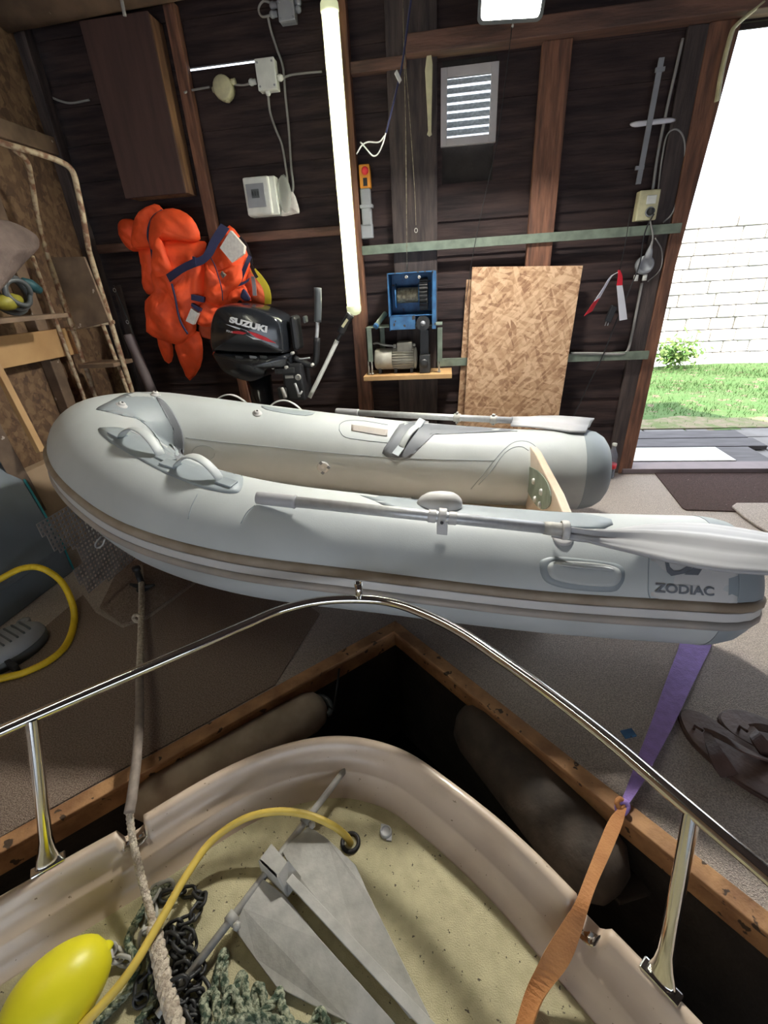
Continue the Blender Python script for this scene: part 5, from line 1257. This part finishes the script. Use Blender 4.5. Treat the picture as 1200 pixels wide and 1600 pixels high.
mb = MB(); cy = at(14, 474, 0, LX+.17); mb.lathe(cy+Vector((0, -.07, .0)), (0, 1, .1), [(.001, -.0), (.02, .01), (.033, .04), (.036, .07), (.032, .10), (.02, .135), (.001, .14)], 24); mb.build('yellow_float', M['dyel'], T)
mb = MB(); cy = at(46, 445, 0, LX+.15); mb.lathe(cy+Vector((0, -.04, .02)), (0, 1, -.5), [(.001, -.0), (.018, .01), (.028, .05), (.018, .10), (.001, .11)], 24); mb.build('teal_float', M['dteal'], T)
# pale batten leaning
def batten(a_, b_, hw, m, label, nm='timber_batten', up=(0, 0, 1)):
    a_, b_ = Vector(a_), Vector(b_); d = b_-a_; s_ = d.cross(Vector(up)).normalized(); t_ = s_.cross(d).normalized(); q = MB(); q.obox((a_+b_)/2, d/2, s_*hw[0], t_*hw[1]); return q.build(nm, M[m], bevel=.002, label=label, cat='timber')
batten(at(-60, 468, 0, LX+.10), at(64, 706, 0, LX+.24), (.013, .026), 'timber', 'pale yellow batten leaning along the left wall down towards the dinghy bow')
batten(at(-20, 655, 0, LX+.10), at(60, 800, 0, LX+.12), (.016, .035), 'plywood', 'brown batten low on the left wall beside the cardboard box')
# roll and rod in the corner
a, b = at(200, 522, 1, 2.72), at(243, 625, 1, 2.72); b2 = a+(b-a)*((a.z-.002)/(a.z-b.z)); mb = MB(); mb.lathe(b2, a-b2, [(.030, 0), (.030, (a-b2).length-.008), (.024, (a-b2).length), (.001, (a-b2).length)], 20); mb.build('grey_roll', M['cyl'], label='mauve grey roll standing upright between ladder and dark boards', cat='roll')
T = thing('fishing_rod', (at(240,600,1,2.80).x, 2.80, 0), 'thin fishing rod standing in the corner with bright tip rings', 'rod')
a, b = at(178, 446, 1, 2.80), at(240, 600, 1, 2.80); b = a+(b-a)*((a.z-.002)/(a.z-b.z)); mb = MB(); mb.tube([a, b], [.003, .008], 8); mb.build('blank', M['dgrey_pl'], T)
for k in (.02, .16):
    p = a.lerp(b, k)+Vector((0, -.012, 0)); mb = MB(); mb.tube([p+Vector((.008*math.cos(t), 0, .010*math.sin(t))) for t in [i*.52 for i in range(12)]], .0025, 6, closed=True); mb.build('tip_ring', M['alu'], T)
mb = MB(); mb.prism([at(180+dx, 445+dy, 1, 2.86) for dx, dy in ((-3,4),(6,0),(56,190),(46,192))], (0, .02, 0)); mb.build('leaning_lath', M['post_dark'], bevel=.002, label='dark narrow lath leaning behind the fishing rod', cat='timber')

# ---- grey box, cardboard, perforated sheet, foot pump
Q = G(115, 893); 
def z_for(P, py):
    lo, hi = 0, 1.0
    for _ in range(40):
        m_ = (lo+hi)/2
        if proj(Vector((P.x, P.y, m_)))[1] > py: lo = m_
        else: hi = m_
    return lo
hb = z_for(Q, 853); Q2 = G(36, 750, hb); Q2.z = 0; Q3 = G(0, 981); ed = (Q3-Q).normalized(); Q3 = Q+ed*.75
K = at(36, 750, 0, -2.02); P3 = Q+ed*min(.9, (Q.x+2.09)/max(1e-6, -ed.x)); P4 = Vector((-2.09, K.y, 0)); P5 = Vector((-2.09, P3.y, 0))
fn = Vector((-ed.y, ed.x, 0)); fn = fn if (K-Q).dot(fn) > 0 else -fn; kd = (Vector((K.x, K.y, 0))-Q).dot(fn)
def zl(p): return hb+(K.z-hb)*(Vector((p.x, p.y, 0))-Q).dot(fn)/kd
T = thing('storage_box', Q, 'blue grey plastic storage box with teal edge on the floor at left', 'box')
bot = [Vector((p.x, p.y, .001)) for p in (Q, K, P4, P5, P3)]; tp_ = [Vector((p.x, p.y, zl(p))) for p in (Q, K, P4, P5, P3)]
mb = MB(); mb.add(bot+[p-Vector((0, 0, .02)) for p in tp_], [(0,1,2,3,4),(5,6,7,8,9)]+[(i, (i+1) % 5, (i+1) % 5+5, i+5) for i in range(5)]); mb.build('tub', M['boxgrey'], T, bevel=.006)
mb = MB(); mb.prism([p-Vector((0, 0, .019)) for p in tp_], (0, 0, .019)); mb.build('lid', M['boxgrey'], T, bevel=.006)
mb = MB(); sn = (tp_[1]-tp_[0]).normalized(); on = Vector((0, 0, 1)).cross(sn).normalized(); on = on if on.x > 0 else -on
mb.prism([tp_[0]-Vector((0,0,.03)), tp_[1]-Vector((0,0,.03)), tp_[1]+Vector((0,0,.004)), tp_[0]+Vector((0,0,.004))], on*.010)
mb.prism([bot[0], bot[0]+sn*.02, tp_[0]+sn*.02-Vector((0,0,.03)), tp_[0]-Vector((0,0,.03))], on*.008); mb.build('edge_trim', M['teal'], T, bevel=.001)
zc_ = at(38, 740, 1, K.y+.02).z; mb = MB(); xk = at(38, 745, 1, K.y+.02).x
mb.box((-2.09, K.y+.015, .001), (max(xk, -2.04), K.y+.25, zc_)); mb.build('cardboard_box', M['card'], bevel=.002, label='small cardboard box standing behind the grey storage box at the left wall', cat='box')
# white tub under the bow
c_ = G(88, 800, .16); T = thing('white_tub', (c_.x, c_.y+.12, 0), 'shallow white tub behind the perforated sheet below the bow', 'tub')
mb = MB(); A0 = Vector((c_.x-.06, c_.y+.02, .001)); B0_ = Vector((c_.x+.26, c_.y+.26, .15)); mb.box(A0, B0_); mb.build('tub_body', M['white_pl'], T, bevel=.01)
mb = MB(); mb.box((A0.x-.012, A0.y-.012, .151), (B0_.x+.012, B0_.y+.012, .163)); mb.build('rim', M['white_pl'], T, bevel=.004)
# perforated sheet
poly = [(57,821),(112,789),(153,829),(213,871),(141,927),(112,893),(121,888),(127,877),(124,862),(113,856),(101,858),(91,864)]
def inpoly(x, y, P):
    r_ = False; j = len(P)-1
    for i in range(len(P)):
        if (P[i][1] > y) != (P[j][1] > y) and x < (P[j][0]-P[i][0])*(y-P[i][1])/(P[j][1]-P[i][1])+P[i][0]: r_ = not r_
        j = i
    return r_
za_, zb_ = K.z+.03, .11
A_ = G(57, 821, za_); B_ = G(112, 789, za_); C_ = G(141, 927, zb_)
e1 = (B_-A_); e2 = (C_-A_); nn = e1.cross(e2).normalized(); nn = nn if nn.z > 0 else -nn
def onP(x, y):
    d = ray(x, y); t = (A_-CAM).dot(nn)/d.dot(nn); return CAM+d*t
u_ = e1.normalized(); v_ = nn.cross(u_)
pp = [onP(*q) for q in poly]; us = [(p-A_).dot(u_) for p in pp]; vv = [(p-A_).dot(v_) for p in pp]
P2 = list(zip(us, vv)); cs = .0185; mb = MB()
x = min(us)
def inside(a_, b_): return inpoly(a_, b_, P2)
while x < max(us):
    y = min(vv)
    while y < max(vv):
        cxx, cyy = x+cs/2, y+cs/2
        if inside(cxx, cyy):
            sq = []; ho = []
            for k in range(8):
                a = 2*math.pi*k/8+math.pi/8; m_ = max(abs(math.cos(a)), abs(math.sin(a)))
                a0 = 2*math.pi*k/8; mm = max(abs(math.cos(a0)), abs(math.sin(a0)))
                sq.append(A_+u_*(cxx+cs/2*math.cos(a0)/mm)+v_*(cyy+cs/2*math.sin(a0)/mm)); ho.append(A_+u_*(cxx+cs*.33*math.cos(a0))+v_*(cyy+cs*.33*math.sin(a0)))
            mb.add(sq+ho, [(k, (k+1) % 8, 8+(k+1) % 8, 8+k) for k in range(8)])
        y += cs
    x += cs
mb.build('perforated_sheet', M['iron'], solid=.002, label='dark perforated metal sheet with a round notch leaning off the grey box', cat='metal sheet')
M['iron2'] = mat('perforated_steel', (.34,.31,.29), .45, .3, scale=20, var=.3)
bpy.data.objects['perforated_sheet'].data.materials[0] = M['iron2']
# foot pump
c = G(15, 1025); T = thing('foot_pump', c, 'grey oval foot pump on the carpet at the left edge', 'pump')
u1 = (G(60, 1000)-G(-40, 1060)).normalized(); v1 = Vector((-u1.y, u1.x, 0))
def oval(cx, r1, r2, z, n=32): return [cx+u1*r1*math.cos(2*math.pi*k/n)+v1*r2*math.sin(2*math.pi*k/n)+Vector((0, 0, z)) for k in range(n)]
mb = MB(); vs, fs = skin([oval(c, .135, .095, .001), oval(c, .14, .10, .02), oval(c, .14, .10, .045)]); mb.add(vs, fs, True); mb.add(oval(c, .14, .10, .045), [list(range(32))]); mb.build('base', M['dgrey_pl'], T)
mb = MB(); vs, fs = skin([oval(c, .138, .098, .046), oval(c, .135, .095, .060), oval(c, .115, .078, .078), oval(c, .06, .04, .085), oval(c, .001, .001, .086)]); mb.add(vs, fs, True); TP_ = mb.build('top_cover', M['grey_pl'], T)
for k in range(6):
    p = c+u1*(.085-.024*k)+v1*.0; hw = .055*math.sqrt(max(.1, 1-((.085-.024*k)/.125)**2)); mb = MB(); mb.obox(p+Vector((0, 0, .083)), v1*hw, u1*.003, (0, 0, .006)); mb.build('tread_rib', M['dgrey_pl'], TP_)
p = c+u1*.10+v1*.05+Vector((0, 0, .065)); mb = MB(); mb.lathe(p, (0, 0, 1), [(.024, 0), (.024, .012), (.016, .014), (.015, .006), (.001, .006)], 20); mb.build('outlet', M['grey_pl'], TP_)
hp = [(-60,940,.12),(0,905,.18),(35,888,.21),(65,888,.20),(95,908,.13),(112,940,.06),(116,970,.016),(105,1005,.016),(80,1030,.016),(40,1050,.018),(10,1058,.02),(-30,1068,.02)]
P = dense([G(*q) for q in hp], .0028); mb = MB(); mb.tube(P, [.0125+(.0012 if i % 3 == 0 else 0) for i in range(len(P))], 12); mb.build('pump_hose', M['yhose2'], T)
mb = MB(); p = G(22, 1046, .012); mb.obox(p+Vector((0, 0, .018)), u1*.009, v1*.040, (0, 0, .020)); mb.build('hose_clip', M['black'], T, bevel=.003)
# ================================================================== LIFE JACKETS (hanging from the wall rail)
def Z4(x, y): return (150+x/3, 300+y/3)
def cloth(nm, pts, d, t, m, par, wr=.006, seed=1, back=.5, rings=8, z4=True, vec=(0, -1, 0), sub=3, **kw):
    q = MB(); q.pillow([W(*(Z4(x, y) if z4 else (x, y)), d) for x, y in pts], vec, t*.85, rings=rings+3, wr=wr*1.2, seed=seed, back=back, sub=2, pw=3.6); return q.build(nm, M[m], par, merge=True, **kw)
def wstrap(pts, m, par, nm='strap', th=.0018):
    return band([(W(*Z4(x, y), d), Vector((W(*Z4(x+hx, y+hy), d)-W(*Z4(x, y), d)))) for x, y, d, hx, hy in pts], 0, M[m], nm, par, th=th)
J = thing('life_jacket', W(270, 450, .12), 'bright orange life jacket with a big hood collar and navy belt, at left', 'life jacket', 'life jackets on the wall')
cloth('collar_flap', [(105,170),(115,135),(140,125),(185,135),(230,190),(235,265),(190,280),(160,272),(125,232)], .12, .045, 'orange', J, seed=2)
cloth('collar', [(170,250),(175,160),(210,90),(275,55),(312,78),(330,120),(290,250),(262,262),(200,268)], .15, .055, 'orange', J, seed=3)
cloth('hood', [(252,190),(262,130),(300,90),(360,75),(425,100),(470,150),(490,222),(440,235),(340,225),(300,240),(270,280),(256,250)], .21, .06, 'orange', J, wr=.004, seed=4)
cloth('back_panel', [(205,270),(280,260),(300,420),(290,480),(245,480),(222,430),(222,370),(215,310)], .11, .05, 'orange', J, seed=5)
cloth('front_panel', [(285,210),(340,220),(480,228),(518,240),(505,300),(512,420),(505,520),(470,600),(470,650),(430,700),(380,715),(300,692),(243,660),(240,600),(232,512),(280,465),(262,385),(280,300)], .19, .075, 'orange', J, wr=.009, seed=6, rings=12)
cloth('tail_flap', [(288,672),(350,692),(362,770),(342,805),(312,765)], .14, .035, 'orange', J, seed=7)
cloth('tail_flap', [(372,690),(440,660),(485,655),(502,740),(490,820),(440,884),(412,832),(385,770)], .17, .04, 'orange', J, wr=.004, seed=8)
cloth('side_lobe', [(265,360),(262,310),(280,215),(310,230),(335,300),(358,360),(330,390),(285,400)], .26, .035, 'orange', J, seed=9)
JB = BVHTree.FromObject(bpy.data.objects['front_panel'], bpy.context.evaluated_depsgraph_get()) if False else None
mb = MB(); mb.tube(smooth_open([W(*Z4(x, y), d) for x, y, d in ((310,85,.225),(268,115,.225),(246,165,.225),(243,215,.22),(256,255,.215),(266,330,.19),(275,400,.17))], 5), .005, 8); mb.build('seam_piping', M['navy'], J)
mb = MB(); mb.tube(smooth_open([W(*Z4(x, y), d) for x, y, d in ((355,430,.275),(372,500,.28),(385,570,.28),(402,620,.275),(430,665,.26))], 5), .006, 8); mb.build('zip', M['navy'], J)
wstrap([(338,405,.275,9,18),(400,362,.285,6,18),(455,335,.288,5,19),(500,318,.285,5,19),(530,285,.28,14,16),(555,235,.265,18,12),(585,190,.24,20,12),(605,160,.21,20,12)], 'navy', J, 'belt')
wstrap([(455,322,.292,2,20),(468,326,.292,2,22)], 'navy', J, 'buckle', th=.005)
mb = MB(); mb.prism([W(*Z4(x, y), .272) for x, y in ((420,605),(445,545),(478,570),(455,622))], (0, .03, .0)); mb.build('reflective_patch', M['label'], J)
mb = MB(); mb.prism([W(*Z4(x, y), .268) for x, y in ((445,480),(502,492),(500,518),(446,506))], (0, .03, 0)); mb.build('cloth_label', M['navy'], J)
mb = MB(); mb.prism([W(*Z4(x, y), .270) for x, y in ((447,521),(489,548),(484,562),(445,535))], (0, .03, 0)); mb.build('cloth_tab', M['navy'], J)
J = thing('life_jacket', W(350, 450, .12), 'orange life jacket with a white care label, squeezed in the middle', 'life jacket', 'life jackets on the wall')
cloth('front_panel', [(625,155),(672,205),(712,262),(725,340),(705,400),(690,470),(660,520),(600,540),(560,560),(510,500),(512,400),(518,310),(545,262),(585,208)], .17, .07, 'orange', J, wr=.009, seed=11, rings=10)
cloth('fold', [(520,330),(560,370),(620,350),(690,330),(700,400),(680,440),(640,470),(600,520),(540,540),(505,500),(512,400)], .20, .055, 'orange', J, wr=.010, seed=12)
cloth('lower_lobe', [(480,560),(520,500),(560,530),(590,570),(565,622),(520,632),(478,620)], .20, .05, 'orange', J, seed=13)
cloth('tail_flap', [(485,610),(560,600),(562,680),(500,682)], .13, .03, 'orange2', J, seed=14)
cloth('side_flap', [(640,420),(700,440),(712,470),(728,510),(660,505),(620,510)], .19, .03, 'orange', J, seed=15)
mb = MB(); mb.prism([W(*Z4(x, y), .248) for x, y in ((630,180),(695,255),(690,288),(638,332),(580,262))], (0, .03, 0)); CL = mb.build('care_label', M['label'], J)
mb = MB(); mb.tube(smooth_open([W(*Z4(x, y), d) for x, y, d in ((528,292,.26),(555,340,.265),(575,400,.268),(590,460,.265),(594,508,.25))], 5), .003, 6); mb.build('cord', M['navy'], J)
wstrap([(722,300,.20,8,6),(705,340,.22,8,6),(685,390,.22,8,6),(670,432,.22,8,6)], 'navy', J); wstrap([(668,436,.222,3,-8),(695,425,.222,3,-8),(718,410,.21,3,-8)], 'navy', J)
wstrap([(672,212,.20,6,-5),(700,245,.19,6,-5),(722,300,.18,6,-4),(730,340,.17,6,-4)], 'black', J)
mb = MB(); mb.tube([W(*Z4(x, y), .262) for x, y in ((590,375),(605,390),(596,398),(588,382))], .008, 8); mb.build('cord_knot', M['sack'], J)
J = thing('life_jacket', W(400, 450, .10), 'orange and yellow buoyancy aid with a grey stripe, behind the others at right', 'life jacket', 'life jackets on the wall')
cloth('front_panel', [(690,400),(722,350),(745,370),(780,430),(808,480),(815,525),(760,530),(690,530),(680,470)], .12, .04, 'orange2', J, seed=16)
wstrap([(735,365,.175,12,-6),(765,400,.18,13,-7),(795,445,.18,14,-5),(806,490,.175,15,-2),(805,525,.165,15,0)], 'yfab', J, 'yellow_strip')
wstrap([(735,395,.172,9,0),(741,440,.176,9,0),(744,486,.172,9,0)], 'grey_pl', J, 'reflective_strip')
wstrap([(725,340,.17,6,-4),(745,385,.18,6,-4),(770,420,.178,6,-4)], 'black', J)
cloth('inner_lining', [(680,475),(692,452),(715,480),(726,505),(700,512),(678,495)], .225, .01, 'navy', J, wr=0, rings=4)

# ================================================================== OUTBOARD MOTOR
def Z5(x, y): return (320+x/5, 440+y/5)     # in units of a closer look
OD = .34
OM = thing('outboard_motor', (W(415, 560, OD).x, WY-OD, 0), 'black outboard motor with silver lettering behind the dinghy', 'outboard motor')
def loft(nm, outline, d_mid, halfdepth, m, par, pw=3.2, n=9, sub=3, **kw):
    O = [W(*Z5(x, y), d_mid) for x, y in outline]; O = smooth_closed(O, sub); c = sum(O, Vector())/len(O)
    rings = []
    for k in range(-n, n+1):
        q = k/n; s = (max(0, 1-abs(q)**pw))**(1/pw); rings.append([Vector((c.x+(p.x-c.x)*(.55+.45*s if abs(q) < 1 else .0), c.y-halfdepth*q, c.z+(p.z-c.z)*(.55+.45*s if abs(q) < 1 else 0))) for p in O])
    vs, fs = skin(rings); mb = MB(); mb.add(vs, fs, True); ob = mb.build(nm, M[m], par, **kw)
    return ob, BVHTree.FromPolygons([tuple(v) for v in vs], fs)
cw, CB = loft('engine_cowl', [(112,520),(98,440),(100,350),(115,270),(150,200),(220,170),(330,172),(430,185),(540,222),(620,258),(655,310),(672,400),(680,500),(676,545),(560,548),(300,540),(160,528)], OD, .15, 'blackgloss', OM)
lw, LB = loft('lower_cowl', [(112,525),(300,538),(560,548),(690,550),(700,600),(690,640),(600,650),(540,665),(520,720),(420,760),(300,735),(190,680),(135,600)], OD, .14, 'blackgloss', OM)
lettering('lettering', 'SUZUKI', [Z5(190,318), Z5(486,402), Z5(492,348), Z5(200,272)], M['letter'], cw, bold=.06, off=.003, bv=CB)
def cdecal(nm, pts, m):
    P = [hit(*Z5(*q), .003, CB)[0] for q in pts]; q = MB(); q.add(P, [list(range(len(P)))]); q.build(nm, M[m], cw)
cdecal('white_stripe', [(165,332),(240,352),(320,378),(400,412),(330,392),(240,364)], 'letter')
cdecal('red_stripe', [(330,384),(400,402),(480,435),(560,482),(490,468),(400,436)], 'red'); cdecal('red_stripe', [(205,388),(270,385),(330,402),(300,412),(210,402)], 'red')
cdecal('white_stripe', [(320,412),(350,425),(400,440),(450,458),(380,450)], 'letter')
lettering('lettering', 'FOUR', [Z5(170,392), Z5(222,402), Z5(222,388), Z5(172,376)], M['letter'], cw, bold=.03, off=.003, bv=CB)
for x0 in (240, 350, 430):
    P = [hit(*Z5(x, y), .002, LB)[0] for x, y in ((x0,580),(x0+50,584),(x0+62,592),(x0+50,602),(x0+5,598))]; q = MB(); q.prism(P, (0, -.003, 0)); q.build('vent_slot', M['dgrey_pl' if x0 != 350 else 'grey_pl'], lw)
# shaft and bracket
xc = W(*Z5(430, 800), OD).x
mb = MB(); z1_ = W(*Z5(430, 740), OD).z
mb.tube([(xc, WY-OD, z1_), (xc, WY-OD, .42), (xc, WY-OD, .30)], [.075, .055, .04], 20, flat=None); mb.build('drive_shaft_housing', M['blackgloss'], OM)
mb = MB(); mb.prism([(xc-.09, WY-OD-.008, .30), (xc+.05, WY-OD-.008, .30), (xc+.045, WY-OD-.008, .14), (xc+.0, WY-OD-.008, .03), (xc-.05, WY-OD-.008, .03), (xc-.06, WY-OD-.008, .14)], (0, .016, 0)); mb.lathe((xc+.06, WY-OD, .14), (-1, 0, 0), [(.001, 0), (.02, .02), (.028, .06), (.026, .12), (.01, .15)], 16); mb.build('gear_case', M['blackgloss'], OM, bevel=.003)
mb = MB(); c = Vector((xc-.10, WY-OD, .14))
for k in range(3):
    a = 2*math.pi*k/3; d_ = Vector((0, math.cos(a), math.sin(a))); mb.prism([c+d_*.015, c+d_*.05+Vector((.02, 0, 0))+d_.cross(Vector((1,0,0)))*.03, c+d_*.085, c+d_*.05-Vector((.02, 0, 0))-d_.cross(Vector((1,0,0)))*.03], (.003, 0, 0))
mb.build('propeller', M['iron'], OM)
def zb5(nm, x0, y0, x1, y1, d0, d1, m, par=OM, bev=.004):
    A = W(*Z5(x0, y0), d1); B = W(*Z5(x1, y1), d1); q = MB(); q.box((A.x, WY-d0, A.z), (B.x, WY-d1, B.z)); return q.build(nm, M[m], par, bevel=bev)
BK = zb5('clamp_bracket', 590, 650, 790, 930, .26, .42, 'black', OM, .012)
zb5('bracket_arm', 540, 680, 700, 720, .36, .44, 'iron', BK); zb5('bracket_arm', 560, 830, 640, 920, .40, .45, 'iron', BK, .01); zb5('bracket_plate', 625, 735, 690, 755, .421, .43, 'galv', BK, .001)
def zt5(nm, pts, r, m, par=OM, seg=10):
    q = MB(); q.tube(smooth_open([W(*Z5(x, y), d) for x, y, d in pts], 4), r, seg); return q.build(nm, M[m], par)
for q_ in ((532, 672), (632, 672), (682, 560), (838, 652)):
    p = W(*Z5(*q_), .45); mb = MB(); mb.lathe(p, (0, -1, 0), [(.009, -.02), (.009, .003), (.006, .006), (.001, .006)], 12); mb.build('bolt', M['galv'], BK)
p = W(*Z5(728, 748), .43); mb = MB(); mb.lathe(p, (0, -1, 0), [(.016, -.01), (.016, .006), (.010, .008), (.008, .003), (.001, .003)], 16); mb.build('pivot', M['galv'], BK)
zt5('clamp_lever', ((705,795,.43),(722,840,.44),(738,900,.43)), .008, 'alu', BK); zt5('clamp_lever', ((760,855,.43),(742,880,.44),(725,870,.43)), .006, 'alu', BK)
zt5('clamp_lever', ((600,830,.45),(618,870,.455),(628,905,.45)), .011, 'galv', BK)
zt5('tiller_arm', ((700,600,.36),(780,640,.36),(840,650,.36),(870,600,.36),(876,440,.36)), .018, 'black')
zt5('tiller_tube', ((874,440,.36),(878,380,.36),(882,310,.36)), .010, 'alu')
TG = zt5('tiller_grip', ((882,315,.36),(884,200,.36),(882,48,.36)), .020, 'dgrey_pl', OM, 16)
zt5('rod', ((735,605,.37),(780,600,.37),(822,595,.37)), .004, 'alu')
zb5('carry_handle', 650, 270, 735, 540, .28, .40, 'black', OM, .02); zb5('knob', 760, 270, 788, 325, .30, .36, 'dgrey_pl', OM, .01)
SA = zt5('steering_arm', ((818,905,.40),(930,680,.38),(1035,460,.36)), .012, 'white_pl', OM, 12)
zt5('arm_joint', ((1030,470,.36),(1052,430,.36),(1068,405,.36)), .009, 'black', SA); zt5('arm_grip', ((1062,400,.36),(1090,340,.36),(1140,255,.36)), .021, 'black', SA, 14)
p = W(*Z5(1095, 325), .385); mb = MB(); mb.obox(p, (.016, 0, .018), (0, .004, 0), (-.005, 0, .0045)); mb.build('grip_label', M['cream_pl'], SA)
zt5('fuel_line', ((40,460,.30),(70,540,.32),(120,640,.34),(190,715,.34),(250,750,.34)), .006, 'black')
